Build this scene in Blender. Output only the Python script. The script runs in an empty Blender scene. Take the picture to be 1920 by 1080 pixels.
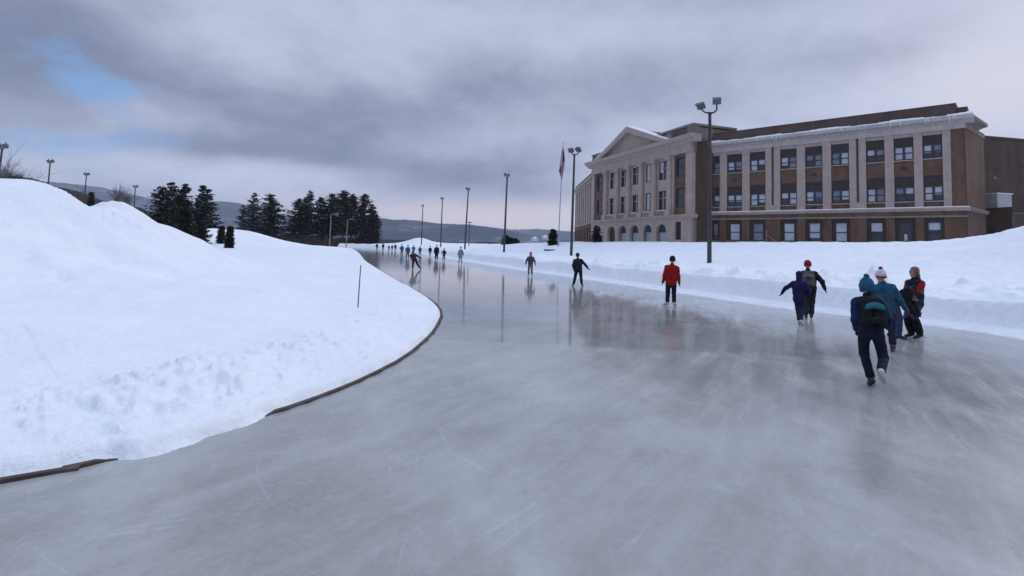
import bpy, math, random
import numpy as np
from mathutils import Vector, Matrix

C = bpy.context.scene.collection
SC = bpy.context.scene
R = math.radians

# ------------------------------------------------------------------ camera
CAM_H = 2.05
PITCH, ROLL = R(4.0), R(1.7)
FPX = 1000.0
SHY = -149.0
FW = Vector((0, math.cos(PITCH), math.sin(PITCH)))
U0 = Vector((0, -math.sin(PITCH), math.cos(PITCH)))
R0 = Vector((1, 0, 0))
RT = math.cos(ROLL) * R0 + math.sin(ROLL) * U0
UP = -math.sin(ROLL) * R0 + math.cos(ROLL) * U0
cam_d = bpy.data.cameras.new('camera')
cam = bpy.data.objects.new('camera', cam_d)
C.objects.link(cam)
M3 = Matrix((RT, UP, -FW)).transposed()
cam.matrix_world = Matrix.Translation((0, 0, CAM_H)) @ M3.to_4x4()
cam_d.sensor_width = 36.0
cam_d.lens = 36.0 * FPX / 1920.0
cam_d.shift_y = SHY / 1920.0
cam_d.clip_start = 0.1
cam_d.clip_end = 20000
SC.camera = cam


def ray(px, py):
    """direction through a picture point (photo pixels), scaled so that world Y is 1"""
    d = FW + RT * ((px - 960) / FPX) + UP * (-(py - 540 - SHY) / FPX)
    return d / d.y


def at(px, py, Y):
    d = ray(px, py)
    return Vector((d.x * Y, Y, CAM_H + d.z * Y))


def ground(px, py, z=0.0):
    d = ray(px, py)
    t = (z - CAM_H) / d.z
    return Vector((d.x * t, t, z))


# ------------------------------------------------------------------ light
SUN_EL, SUN_AZ = R(30), R(60)          # azimuth clockwise from +Y (the view) towards +X
sun_d = bpy.data.lights.new('sun', 'SUN')
sun_d.energy = 0.8
sun_d.angle = R(25)
sun_d.color = (1.0, 0.93, 0.86)
sun = bpy.data.objects.new('sun', sun_d)
C.objects.link(sun)
sd = Vector((math.sin(SUN_AZ) * math.cos(SUN_EL), math.cos(SUN_AZ) * math.cos(SUN_EL), math.sin(SUN_EL)))
sun.rotation_euler = sd.to_track_quat('Z', 'Y').to_euler()
SC.view_settings.view_transform = 'Standard'
SC.view_settings.look = 'None'
SC.view_settings.exposure = 0.0
SC.view_settings.gamma = 1.0
SC.view_settings.use_curve_mapping = False
SC.cycles.use_denoising = True
SC.cycles.max_bounces = 8
SC.cycles.volume_bounces = 1


class NT:
    """small helper for writing node trees as expressions"""
    def __init__(s, tree):
        s.t = tree
        s.n = tree.nodes
        s.l = tree.links

    def node(s, typ, **kw):
        n = s.n.new(typ)
        for k, v in kw.items():
            setattr(n, k, v)
        return n

    def set(s, sock, v):
        if isinstance(v, bpy.types.NodeSocket):
            s.l.new(v, sock)
        else:
            if sock.type == 'RGBA' and len(v) == 3:
                v = (*v, 1)
            sock.default_value = v

    def math(s, op, a, b=0.0, c=None, clamp=False):
        n = s.node('ShaderNodeMath', operation=op, use_clamp=clamp)
        s.set(n.inputs[0], a)
        s.set(n.inputs[1], b)
        if c is not None:
            s.set(n.inputs[2], c)
        return n.outputs[0]

    def vmath(s, op, a, b=(0, 0, 0)):
        n = s.node('ShaderNodeVectorMath', operation=op)
        s.set(n.inputs[0], a)
        if op == 'SCALE':
            s.set(n.inputs[3], b)
        else:
            s.set(n.inputs[1], b)
        return n.outputs[1] if op in ('LENGTH', 'DOT_PRODUCT') else n.outputs[0]

    def sep(s, v):
        n = s.node('ShaderNodeSeparateXYZ')
        s.set(n.inputs[0], v)
        return n.outputs

    def comb(s, x, y, z):
        n = s.node('ShaderNodeCombineXYZ')
        for i, v in enumerate((x, y, z)):
            s.set(n.inputs[i], v)
        return n.outputs[0]

    def noise(s, vec, scale, detail=4.0, rough=0.55, dist=0.0, out='Fac'):
        n = s.node('ShaderNodeTexNoise')
        s.set(n.inputs['Vector'], vec)
        s.set(n.inputs['Scale'], scale)
        s.set(n.inputs['Detail'], detail)
        s.set(n.inputs['Roughness'], rough)
        s.set(n.inputs['Distortion'], dist)
        return n.outputs[out]

    def smooth(s, v, a, b, lo=0.0, hi=1.0):
        n = s.node('ShaderNodeMapRange', interpolation_type='SMOOTHSTEP')
        s.set(n.inputs[0], v)
        for i, q in enumerate((a, b, lo, hi)):
            s.set(n.inputs[i + 1], q)
        return n.outputs[0]

    def mix(s, f, a, b, mode='MIX'):
        n = s.node('ShaderNodeMix', data_type='RGBA', blend_type=mode)
        s.set(n.inputs[0], f)
        s.set(n.inputs[6], a)
        s.set(n.inputs[7], b)
        return n.outputs[2]


# ------------------------------------------------------------------ sky
HAZE = 0.00009
SKY = 0.1
w = bpy.data.worlds.new('World')
SC.world = w
w.use_nodes = True
w.node_tree.nodes.clear()
N = NT(w.node_tree)
tc = N.node('ShaderNodeTexCoord')
dvec = N.vmath('NORMALIZE', tc.outputs['Generated'])
dx, dy, dz = N.sep(dvec)
el = N.math('ARCSINE', dz)
az = N.math('ARCTAN2', dx, dy)
zc = N.math('ADD', N.math('MAXIMUM', dz, 0.0), 0.30)
cp = N.comb(N.math('DIVIDE', dx, zc), N.math('DIVIDE', dy, zc), 0.0)
cp = N.vmath('ADD', cp, (3.3, 7.1, 2.0))
big = N.noise(cp, 0.85, 6, 0.58, 0.2)
fine = N.noise(cp, 3.0, 8, 0.64, 0.25)
wisp = N.noise(N.vmath('MULTIPLY', cp, (1.0, 1.5, 1.0)), 3.0, 8, 0.66, 0.4)
dens = N.math('ADD', N.math('MULTIPLY', N.math('SUBTRACT', big, 0.5), 1.0), N.math('MULTIPLY', N.math('SUBTRACT', fine, 0.5), 0.62))


def blob(px, py, sx, sy, rot=0.0):
    d = ray(px, py).normalized()
    a0, e0 = math.atan2(d.x, d.y), math.asin(d.z)
    a = N.math('SUBTRACT', az, a0)
    e = N.math('SUBTRACT', el, e0)
    c, s_ = math.cos(rot), math.sin(rot)
    a2 = N.math('ADD', N.math('MULTIPLY', a, c), N.math('MULTIPLY', e, s_))
    e2 = N.math('SUBTRACT', N.math('MULTIPLY', e, c), N.math('MULTIPLY', a, s_))
    q = N.math('ADD', N.math('POWER', N.math('ABSOLUTE', N.math('DIVIDE', a2, R(sx))), 2.0),
               N.math('POWER', N.math('ABSOLUTE', N.math('DIVIDE', e2, R(sy))), 2.0))
    return N.math('EXPONENT', N.math('MULTIPLY', q, -1.0))


def acc(base, items):
    for amt, b in items:
        base = N.math('ADD', base, N.math('MULTIPLY', b, amt))
    return base


# thickness of the cloud deck: heavy belts and thin places
dens = acc(dens, [
    (-0.3, blob(430, 335, 11, 1.6)), (-0.2, blob(700, 20, 25, 4)), (-0.2, blob(1250, 330, 10, 3)), (0.58, blob(70, 70, 12, 4.5)), (0.36, blob(600, 215, 14, 3.0)), (0.34, blob(870, 330, 14, 2.4)),
    (0.28, blob(470, 285, 10, 1.4)), (0.16, blob(1150, 150, 14, 3.5)), (0.15, blob(330, 380, 9, 2.0)),
    (-0.22, blob(560, 320, 12, 1.2)), (-0.3, blob(1000, 405, 14, 1.3)), (-0.42, blob(1890, 130, 8, 5)), (0.2, blob(1700, 95, 6, 2.0)),
    (-0.14, blob(420, 90, 9, 4)), (-0.16, blob(1300, 60, 25, 3)), (-0.25, blob(260, 195, 5, 2.2)),
])
cloud = N.mix(N.smooth(dens, -0.38, 0.50), (5.75, 6.15, 7.75), (1.66, 1.95, 2.98))
# warm light under the deck at the horizon and where the sun sits behind the cloud
cloud = N.mix(N.math('MULTIPLY', blob(930, 408, 19, 1.9), 0.85), cloud, (7.6, 6.5, 6.6))
cloud = N.mix(N.math('MULTIPLY', blob(1900, 170, 8, 6), 0.5), cloud, (8.2, 7.7, 8.0))
cloud = N.mix(N.math('MULTIPLY', blob(110, 315, 8, 1.6, 0.1), 0.35), cloud, (5.8, 5.8, 6.6))
# overcast brightens towards the zenith
zen = N.math('ADD', 1.0, N.math('MULTIPLY', N.smooth(el, R(28), R(70)), 1.55))
cloud = N.vmath('MULTIPLY', cloud, N.comb(N.math('POWER', zen, 0.88), zen, N.math('POWER', zen, 1.06)))
sky = N.node('ShaderNodeTexSky', sky_type='NISHITA', sun_disc=False)
sky.sun_elevation = SUN_EL
sky.sun_rotation = SUN_AZ
sky.air_density = 1.3
sky.dust_density = 1.0
hole = acc(N.math('MULTIPLY', N.math('SUBTRACT', wisp, 0.5), 2.3), [
    (1.0, blob(205, 180, 5.6, 2.6, -0.35)), (0.85, blob(115, 262, 6.5, 1.3, 0.15)), (0.45, blob(190, 315, 7, 1.0, 0.1)),
    (-0.9, blob(320, 210, 2.4, 1.3)), (-0.7, blob(150, 228, 2.6, .8)), (-0.5, blob(70, 190, 3, 1.2))])
hole = N.math('MULTIPLY', N.smooth(hole, 0.15, 1.15), 0.85)
blue = N.mix(0.85, sky.outputs[0], (1.5, 3.7, 7.4))
allsky = N.mix(hole, cloud, blue)
bg = N.node('ShaderNodeBackground')
N.set(bg.inputs[0], allsky)
bg.inputs[1].default_value = SKY
wo = N.node('ShaderNodeOutputWorld')
N.l.new(bg.outputs[0], wo.inputs[0])

# ------------------------------------------------------------------ materials
MATS = {}


def mat(name, color, rough=0.7, var=0.12, scale=6.0, metal=0.0, spec=0.4, bump=0.0, bscale=30.0, coords='Object', color2=None):
    if name in MATS:
        return MATS[name]
    m = bpy.data.materials.new(name)
    m.use_nodes = True
    n = NT(m.node_tree)
    p = m.node_tree.nodes['Principled BSDF']
    t = n.node('ShaderNodeTexCoord').outputs[coords]
    f = n.noise(t, scale, 5, 0.6)
    c = Vector(color[:3])
    a = tuple(c * (1 - var)) if color2 is None else tuple(color)
    b = tuple(c * (1 + var)) if color2 is None else tuple(color2)
    n.set(p.inputs['Base Color'], n.mix(n.smooth(f, 0.3, 0.7), a, b))
    p.inputs['Roughness'].default_value = rough
    p.inputs['Metallic'].default_value = metal
    p.inputs['Specular IOR Level'].default_value = spec
    if bump > 0:
        bn = n.node('ShaderNodeBump')
        bn.inputs['Strength'].default_value = bump
        bn.inputs['Distance'].default_value = 0.02
        n.set(bn.inputs['Height'], n.noise(t, bscale, 4, 0.6))
        n.l.new(bn.outputs[0], p.inputs['Normal'])
    MATS[name] = m
    return m


def brick_mat(name, c1, c2, mortar):
    m = bpy.data.materials.new(name)
    m.use_nodes = True
    n = NT(m.node_tree)
    p = m.node_tree.nodes['Principled BSDF']
    t = n.node('ShaderNodeTexCoord').outputs['Object']
    x, y, z = n.sep(t)
    v = n.comb(n.math('ADD', x, y), z, 0.0)
    b = n.node('ShaderNodeTexBrick')
    n.set(b.inputs['Vector'], v)
    n.set(b.inputs['Color1'], c1)
    n.set(b.inputs['Color2'], c2)
    n.set(b.inputs['Mortar'], mortar)
    b.inputs['Scale'].default_value = 1.0
    b.inputs['Brick Width'].default_value = 0.22
    b.inputs['Row Height'].default_value = 0.075
    b.inputs['Mortar Size'].default_value = 0.008
    f = n.noise(n.vmath('MULTIPLY', t, (1, 1, 0.45)), 0.9, 5, 0.62)
    n.set(p.inputs['Base Color'], n.mix(n.smooth(f, 0.35, 0.75), b.outputs[0], tuple(Vector(c1) * 0.62)))
    p.inputs['Roughness'].default_value = 0.85
    MATS[name] = m
    return m


def stone_mat(name, c, streak=0.5):
    """limestone: slightly blotched, with rain streaks down the face"""
    m = bpy.data.materials.new(name)
    m.use_nodes = True
    n = NT(m.node_tree)
    p = m.node_tree.nodes['Principled BSDF']
    t = n.node('ShaderNodeTexCoord').outputs['Object']
    f1 = n.noise(t, 1.4, 5, 0.6)
    f2 = n.noise(n.vmath('MULTIPLY', t, (2.6, 2.6, 0.16)), 1.0, 4, 0.6)
    c = Vector(c)
    base = n.mix(n.smooth(f1, 0.3, 0.7), tuple(c * 0.9), tuple(c * 1.08))
    base = n.mix(n.math('MULTIPLY', n.smooth(f2, 0.5, 0.78), streak), base, tuple(Vector((c.x * .55, c.y * .53, c.z * .52))))
    n.set(p.inputs['Base Color'], base)
    p.inputs['Roughness'].default_value = 0.9
    p.inputs['Specular IOR Level'].default_value = 0.25
    MATS[name] = m
    return m


def snow_mat():
    m = bpy.data.materials.new('snow')
    m.use_nodes = True
    n = NT(m.node_tree)
    p = m.node_tree.nodes['Principled BSDF']
    t = n.node('ShaderNodeTexCoord').outputs['Object']
    f = n.noise(t, 0.55, 6, 0.6)
    f2 = n.noise(t, 5.0, 5, 0.6)
    c = n.mix(n.smooth(f, 0.35, 0.7), (0.82, 0.85, 0.89), (0.88, 0.89, 0.91))
    dirt = n.math('MULTIPLY', n.smooth(f2, 0.56, 0.8), 0.10)
    c = n.mix(dirt, c, (0.55, 0.55, 0.56))
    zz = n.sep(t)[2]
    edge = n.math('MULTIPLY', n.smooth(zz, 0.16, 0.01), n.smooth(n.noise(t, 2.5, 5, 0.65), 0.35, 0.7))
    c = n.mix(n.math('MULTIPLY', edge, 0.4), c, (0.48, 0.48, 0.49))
    n.set(p.inputs['Base Color'], c)
    p.inputs['Roughness'].default_value = 0.75
    p.inputs['Specular IOR Level'].default_value = 0.2
    h = n.math('ADD', n.math('MULTIPLY', n.noise(t, 2.2, 6, 0.62), 0.16), n.math('MULTIPLY', n.noise(t, 14.0, 5, 0.6), 0.03))
    b = n.node('ShaderNodeBump')
    b.inputs['Strength'].default_value = 0.55
    b.inputs['Distance'].default_value = 1.0
    n.set(b.inputs['Height'], h)
    n.l.new(b.outputs[0], p.inputs['Normal'])
    MATS['snow'] = m
    return m


def ice_mat():
    m = bpy.data.materials.new('ice')
    m.use_nodes = True
    n = NT(m.node_tree)
    p = m.node_tree.nodes['Principled BSDF']
    t = n.node('ShaderNodeTexCoord').outputs['Object']
    x, y, z = n.sep(t)
    # track coordinates: skaters run along gentle arcs round the oval
    cx, cy = -60.0, 45.0
    ddx = n.math('SUBTRACT', x, cx)
    ddy = n.math('SUBTRACT', y, cy)
    rad = n.math('SQRT', n.math('ADD', n.math('MULTIPLY', ddx, ddx), n.math('MULTIPLY', ddy, ddy)))
    ang = n.math('MULTIPLY', n.math('ARCTAN2', ddy, ddx), 62.0)
    tv = n.comb(rad, n.math('MULTIPLY', ang, 0.16), 0.0)
    mott = n.noise(t, 0.16, 6, 0.62, 0.3)
    mid = n.noise(n.vmath('MULTIPLY', t, (1.0, 0.5, 1)), 0.75, 7, 0.68, 0.2)
    streak = n.noise(tv, 2.6, 6, 0.7)
    grain = n.noise(t, 16.0, 5, 0.7)
    c = n.mix(n.smooth(mott, 0.3, 0.72), (0.235, 0.235, 0.23), (0.42, 0.418, 0.41))
    c = n.mix(n.math('MULTIPLY', n.smooth(mid, 0.42, 0.74), 0.5), c, (0.56, 0.555, 0.54))
    c = n.mix(n.math('MULTIPLY', n.smooth(streak, 0.42, 0.76), 0.3), c, (0.57, 0.565, 0.55))
    c = n.mix(n.math('MULTIPLY', n.smooth(streak, 0.5, 0.28), 0.15), c, (0.19, 0.19, 0.195))
    c = n.mix(n.math('MULTIPLY', n.smooth(grain, 0.35, 0.75), 0.16), c, (0.58, 0.58, 0.57))
    # skate cuts: thin pale lines at several headings
    cuts = None
    for rot, sc, ln, off in ((0.25, 2.1, 0.07, 0), (-0.35, 1.6, 0.06, 7), (0.75, 1.1, 0.09, 13), (1.2, .8, .1, 29), (-1.0, .9, .1, 41)):
        mp = n.node('ShaderNodeMapping')
        n.set(mp.inputs[0], n.vmath('ADD', t, n.vmath('SCALE', n.noise(t, 0.12, 2, 0.5, out='Color'), 5.0)))
        mp.inputs['Rotation'].default_value = (0, 0, rot)
        mp.inputs['Location'].default_value = (off, off * 1.7, 0)
        sx, sy, _ = n.sep(mp.outputs[0])
        v = n.node('ShaderNodeTexVoronoi', feature='DISTANCE_TO_EDGE')
        n.set(v.inputs['Vector'], n.comb(n.math('MULTIPLY', sx, sc), n.math('MULTIPLY', sy, ln), off))
        v.inputs['Scale'].default_value = 1.0
        line = n.smooth(v.outputs[0], 0.013, 0.003)
        brk = n.smooth(n.noise(n.vmath('ADD', t, (off, 0, 0)), 1.1, 4, 0.6), 0.53, 0.68)
        line = n.math('MULTIPLY', line, brk)
        cuts = line if cuts is None else n.math('MAXIMUM', cuts, line)
    c = n.mix(n.math('MULTIPLY', cuts, 0.13), c, (0.78, 0.79, 0.82))
    fine_cuts = None
    for rot, off in ((0.12, 3), (-0.55, 17), (0.95, 23)):
        mp = n.node('ShaderNodeMapping')
        n.set(mp.inputs[0], n.vmath('ADD', t, n.vmath('SCALE', n.noise(t, 0.25, 2, 0.5, out='Color'), 3.0)))
        mp.inputs['Rotation'].default_value = (0, 0, rot)
        sx, sy, _ = n.sep(mp.outputs[0])
        ns_ = n.noise(n.comb(n.math('MULTIPLY', sx, 26.0), n.math('MULTIPLY', sy, 0.5), off), 1.0, 3, 0.7)
        q_ = n.math('MULTIPLY', n.smooth(ns_, 0.62, 0.72), n.smooth(n.noise(n.vmath('ADD', t, (off, 0, 0)), 0.6, 3, 0.6), 0.42, 0.62))
        fine_cuts = q_ if fine_cuts is None else n.math('MAXIMUM', fine_cuts, q_)
    c = n.mix(n.math('MULTIPLY', fine_cuts, 0.22), c, (0.66, 0.67, 0.67))
    # the resurfaced, wetter ice beyond a straight seam
    bend = n.math('MULTIPLY', n.math('SUBTRACT', n.noise(t, 0.5, 4, 0.6), 0.5), 0.5)
    seam = n.math('ADD', n.math('ADD', y, n.math('MULTIPLY', x, 0.09)), bend)
    wet = n.smooth(seam, SEAM_Y - 0.2, SEAM_Y + 0.3)
    scr = n.math('MULTIPLY', n.smooth(x, 2.5, 9.0), 0.75)       # the outer lane is skated dull
    wet2 = n.math('MULTIPLY', wet, n.math('SUBTRACT', 1.0, scr))
    c = n.mix(n.math('MULTIPLY', wet2, 0.32), c, (0.20, 0.198, 0.19))
    n.set(p.inputs['Base Color'], c)
    rbase = n.math('ADD', 0.14, n.math('MULTIPLY', n.smooth(streak, 0.35, 0.75), 0.2))
    rough = n.math('SUBTRACT', rbase, n.math('MULTIPLY', wet2, 0.165))
    rough = n.math('MAXIMUM', rough, 0.075)
    n.set(p.inputs['Roughness'], rough)
    p.inputs['IOR'].default_value = 1.33
    p.inputs['Specular IOR Level'].default_value = 0.5
    h = n.math('ADD', n.math('MULTIPLY', n.noise(tv, 1.2, 4, 0.6), 0.005), n.math('MULTIPLY', n.noise(t, 9.0, 4, 0.6), 0.0025))
    h = n.math('MULTIPLY', h, n.math('SUBTRACT', 1.0, n.math('MULTIPLY', n.math('MAXIMUM', wet2, n.smooth(y, 20, 32)), 0.992)))
    b = n.node('ShaderNodeBump')
    b.inputs['Strength'].default_value = 0.7
    b.inputs['Distance'].default_value = 1.0
    n.set(b.inputs['Height'], h)
    n.l.new(b.outputs[0], p.inputs['Normal'])
    MATS['ice'] = m
    return m


SEAM_Y = ground(900, 640).y + 0.09 * ground(900, 640).x


def forest_mat(name, dark, light, snow, sc=0.02, amount=0.5):
    m = bpy.data.materials.new(name)
    m.use_nodes = True
    n = NT(m.node_tree)
    p = m.node_tree.nodes['Principled BSDF']
    t = n.node('ShaderNodeTexCoord').outputs['Object']
    f = n.noise(t, sc, 7, 0.65)
    g = n.noise(t, sc * 12, 5, 0.7)
    c = n.mix(n.smooth(f, 0.35, 0.68), dark, light)
    c = n.mix(n.math('MULTIPLY', n.smooth(n.math('ADD', n.math('MULTIPLY', f, 0.5), n.math('MULTIPLY', g, 0.5)), 0.52, 0.66), amount), c, snow)
    n.set(p.inputs['Base Color'], c)
    p.inputs['Roughness'].default_value = 0.95
    p.inputs['Specular IOR Level'].default_value = 0.05
    MATS[name] = m
    return m


# ------------------------------------------------------------------ object helpers
def link(name, me, m=None, parent=None, loc=None, rotz=0.0, smooth=False):
    o = bpy.data.objects.new(name, me)
    C.objects.link(o)
    if m is not None:
        for q in (m if isinstance(m, (list, tuple)) else [m]):
            me.materials.append(q)
    if parent is not None:
        o.parent = parent
    if loc is not None:
        o.location = loc
    o.rotation_euler = (0, 0, rotz)
    if smooth:
        me.shade_smooth()
    return o


def tag(o, label=None, cat=None, group=None, kind=None):
    for k, v in (('label', label), ('category', cat), ('group', group), ('kind', kind)):
        if v:
            o[k] = v
    return o


def empty(name, loc, label=None, cat=None, group=None, rotz=0.0):
    o = bpy.data.objects.new(name, None)
    C.objects.link(o)
    o.location = loc
    o.rotation_euler = (0, 0, rotz)
    o.empty_display_size = 0.3
    return tag(o, label, cat, group)


def copy_tree(o, parent=None):
    c = o.copy()
    C.objects.link(c)
    if parent is not None:
        c.parent = parent
    for ch in list(o.children):
        copy_tree(ch, c)
    return c


class MB:
    """collects simple solids into one mesh"""
    def __init__(s):
        s.v, s.f, s.mi = [], [], []

    def add(s, verts, faces, mi=0):
        o = len(s.v)
        s.v += [tuple(q) for q in verts]
        s.f += [tuple(i + o for i in q) for q in faces]
        s.mi += [mi] * len(faces)
        return s

    def box(s, x0, x1, y0, y1, z0, z1, mi=0):
        vs = [(x, y, z) for z in (z0, z1) for y in (y0, y1) for x in (x0, x1)]
        fs = [(0, 2, 3, 1), (4, 5, 7, 6), (0, 1, 5, 4), (2, 6, 7, 3), (0, 4, 6, 2), (1, 3, 7, 5)]
        return s.add(vs, fs, mi)

    def prism(s, poly, a0, a1, axis='y', mi=0):
        """poly in the plane across the axis, extruded between a0 and a1"""
        n = len(poly)
        def mk(p, a):
            return {'y': (p[0], a, p[1]), 'x': (a, p[0], p[1]), 'z': (p[0], p[1], a)}[axis]
        vs = [mk(p, a0) for p in poly] + [mk(p, a1) for p in poly]
        fs = [tuple(range(n)), tuple(range(2 * n - 1, n - 1, -1))] + [(i, i + n, (i + 1) % n + n, (i + 1) % n) for i in range(n)]
        return s.add(vs, fs, mi)

    def tube(s, pts, rad, seg=8, mi=0, cap=True):
        pts = [Vector(p) for p in pts]
        k = len(pts)
        rads = rad if isinstance(rad, (list, tuple)) else [rad] * k
        vs, fs = [], []
        prev = None
        for i, p in enumerate(pts):
            d = (pts[min(i + 1, k - 1)] - pts[max(i - 1, 0)]).normalized()
            a = d.orthogonal().normalized() if prev is None else (prev - d * prev.dot(d)).normalized()
            prev = a
            b = d.cross(a)
            for j in range(seg):
                t = 2 * math.pi * j / seg
                vs.append(p + (a * math.cos(t) + b * math.sin(t)) * rads[i])
        for i in range(k - 1):
            for j in range(seg):
                j2 = (j + 1) % seg
                fs.append((i * seg + j, i * seg + j2, (i + 1) * seg + j2, (i + 1) * seg + j))
        if cap:
            fs.append(tuple(range(seg - 1, -1, -1)))
            fs.append(tuple((k - 1) * seg + j for j in range(seg)))
        return s.add(vs, fs, mi)

    def build(s, name, m, parent=None, loc=None, rotz=0.0, smooth=False):
        me = bpy.data.meshes.new(name)
        me.from_pydata(s.v, [], s.f)
        o = link(name, me, m, parent, loc, rotz, smooth)
        if len(me.materials) > 1:
            me.polygons.foreach_set('material_index', s.mi)
        me.update()
        return o


# ------------------------------------------------------------------ noise
def _hash(i, j, seed):
    h = (i * 374761393 + j * 668265263 + seed * 1442695041) & 0xFFFFFFFF
    h = ((h ^ (h >> 13)) * 1274126177) & 0xFFFFFFFF
    return ((h ^ (h >> 16)) & 0xFFFFFF) / float(0xFFFFFF)


def vnoise(x, y, seed=0):
    xi, yi = np.floor(x).astype(np.int64), np.floor(y).astype(np.int64)
    fx, fy = x - xi, y - yi
    fx = fx * fx * fx * (fx * (fx * 6 - 15) + 10)
    fy = fy * fy * fy * (fy * (fy * 6 - 15) + 10)
    a, b = _hash(xi, yi, seed), _hash(xi + 1, yi, seed)
    c, d = _hash(xi, yi + 1, seed), _hash(xi + 1, yi + 1, seed)
    return (a * (1 - fx) + b * fx) * (1 - fy) + (c * (1 - fx) + d * fx) * fy


def fbm(x, y, seed=0, octv=4, gain=0.5):
    s, a, n = 0.0, 1.0, 0.0
    for k in range(octv):
        s = s + a * (vnoise(x * 2 ** k + 17.3 * k, y * 2 ** k - 9.1 * k, seed + k) - 0.5)
        n += a
        a *= gain
    return s / n * 2


def sstep(x, a, b):
    t = np.clip((x - a) / (b - a), 0, 1)
    return t * t * (3 - 2 * t)


def spline(pts, n=8):
    pts = [Vector(p) for p in pts]
    out = []
    for i in range(len(pts) - 1):
        p0, p1, p2, p3 = pts[max(i - 1, 0)], pts[i], pts[i + 1], pts[min(i + 2, len(pts) - 1)]
        for k in range(n):
            t = k / n
            out.append(0.5 * ((2 * p1) + (p2 - p0) * t + (2 * p0 - 5 * p1 + 4 * p2 - p3) * t * t + (3 * p1 - p0 - 3 * p2 + p3) * t ** 3))
    return out + [pts[-1]]


def polydist(px, py, poly, closed=False):
    """unsigned distance to a polyline and the position along it (in vertex units)"""
    best = np.full(px.shape, 1e9)
    where = np.zeros(px.shape)
    n = len(poly)
    for i in range(n if closed else n - 1):
        ax, ay = poly[i]
        bx, by = poly[(i + 1) % n]
        ex, ey = bx - ax, by - ay
        L = ex * ex + ey * ey + 1e-12
        t = np.clip(((px - ax) * ex + (py - ay) * ey) / L, 0, 1)
        d = np.hypot(px - ax - t * ex, py - ay - t * ey)
        m = d < best
        best = np.where(m, d, best)
        where = np.where(m, i + t, where)
    return best, where


def inside(px, py, poly):
    r = np.zeros(px.shape, bool)
    n = len(poly)
    for i in range(n):
        ax, ay = poly[i]
        bx, by = poly[(i + 1) % n]
        c = ((ay > py) != (by > py))
        with np.errstate(divide='ignore', invalid='ignore'):
            xx = (bx - ax) * (py - ay) / (by - ay + 1e-15) + ax
        r ^= c & (px < xx)
    return r
# ------------------------------------------------------------------ the ground: one sheet of snow with the rink sunk into it
INNER_PX = [(0, 905), (120, 882), (240, 855), (360, 822), (480, 785), (560, 760), (640, 730), (700, 703), (760, 670), (800, 637), (820, 612), (828, 590), (818, 572),
            (790, 552), (740, 524), (690, 493), (650, 467)]
_in = [ground(*p).xy for p in INNER_PX]
INNER = [tuple(p) for p in spline([(-16, -2.2), (-8.5, 1.4)] + _in + [(-75, 182), (-120, 188)], 6)]
INNER_POLY = INNER + [(-320, 170), (-320, -10), (-40, -9)]
OUTER_PX = [(1920, 637), (1750, 612), (1600, 594), (1450, 576), (1300, 554), (1150, 532), (1050, 517), (950, 503), (870, 490), (800, 478), (740, 469)]
_out = [ground(*p).xy for p in OUTER_PX]
OUTER = [tuple(p) for p in spline([(16, -40), (15.5, -8), (14.4, 6)] + _out + [(-75, 201), (-140, 207), (-330, 206)], 6)]
OUTER_POLY = OUTER + [(-330, -40)]

# crest of the big snow mound on the infield: picture column, picture height, distance
MOUND_PX = [(-420, 330, 15), (-200, 348, 15.5), (-60, 344, 16), (0, 343, 16.5), (40, 344, 17), (70, 396, 17.5), (118, 449, 18.5), (160, 392, 20), (195, 396, 21), (212, 381, 21.5), (262, 416, 23.5), (292, 424, 25)]
MOUND = [at(*p) for p in MOUND_PX]
# the second rise behind it, up to the trees
RISE_PX = [(330, 455, 90), (372, 462, 90), (405, 428, 88), (440, 430, 90), (470, 442, 95), (520, 456, 105), (600, 462, 125), (650, 470, 150)]
RISE = [at(*p) for p in RISE_PX]


def worley(x, y, seed):
    """nearest-cell random value and distance to the cell border: broken plates of snow"""
    xi, yi = np.floor(x).astype(np.int64), np.floor(y).astype(np.int64)
    f1 = np.full(x.shape, 9.0)
    f2 = np.full(x.shape, 9.0)
    val = np.zeros(x.shape)
    for a in (-1, 0, 1):
        for b in (-1, 0, 1):
            cx, cy = xi + a, yi + b
            d = np.hypot(x - cx - _hash(cx, cy, seed), y - cy - _hash(cx, cy, seed + 1))
            m = d < f1
            f2 = np.where(m, f1, np.minimum(f2, d))
            val = np.where(m, _hash(cx, cy, seed + 2), val)
            f1 = np.where(m, d, f1)
    return val, f2 - f1


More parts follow.
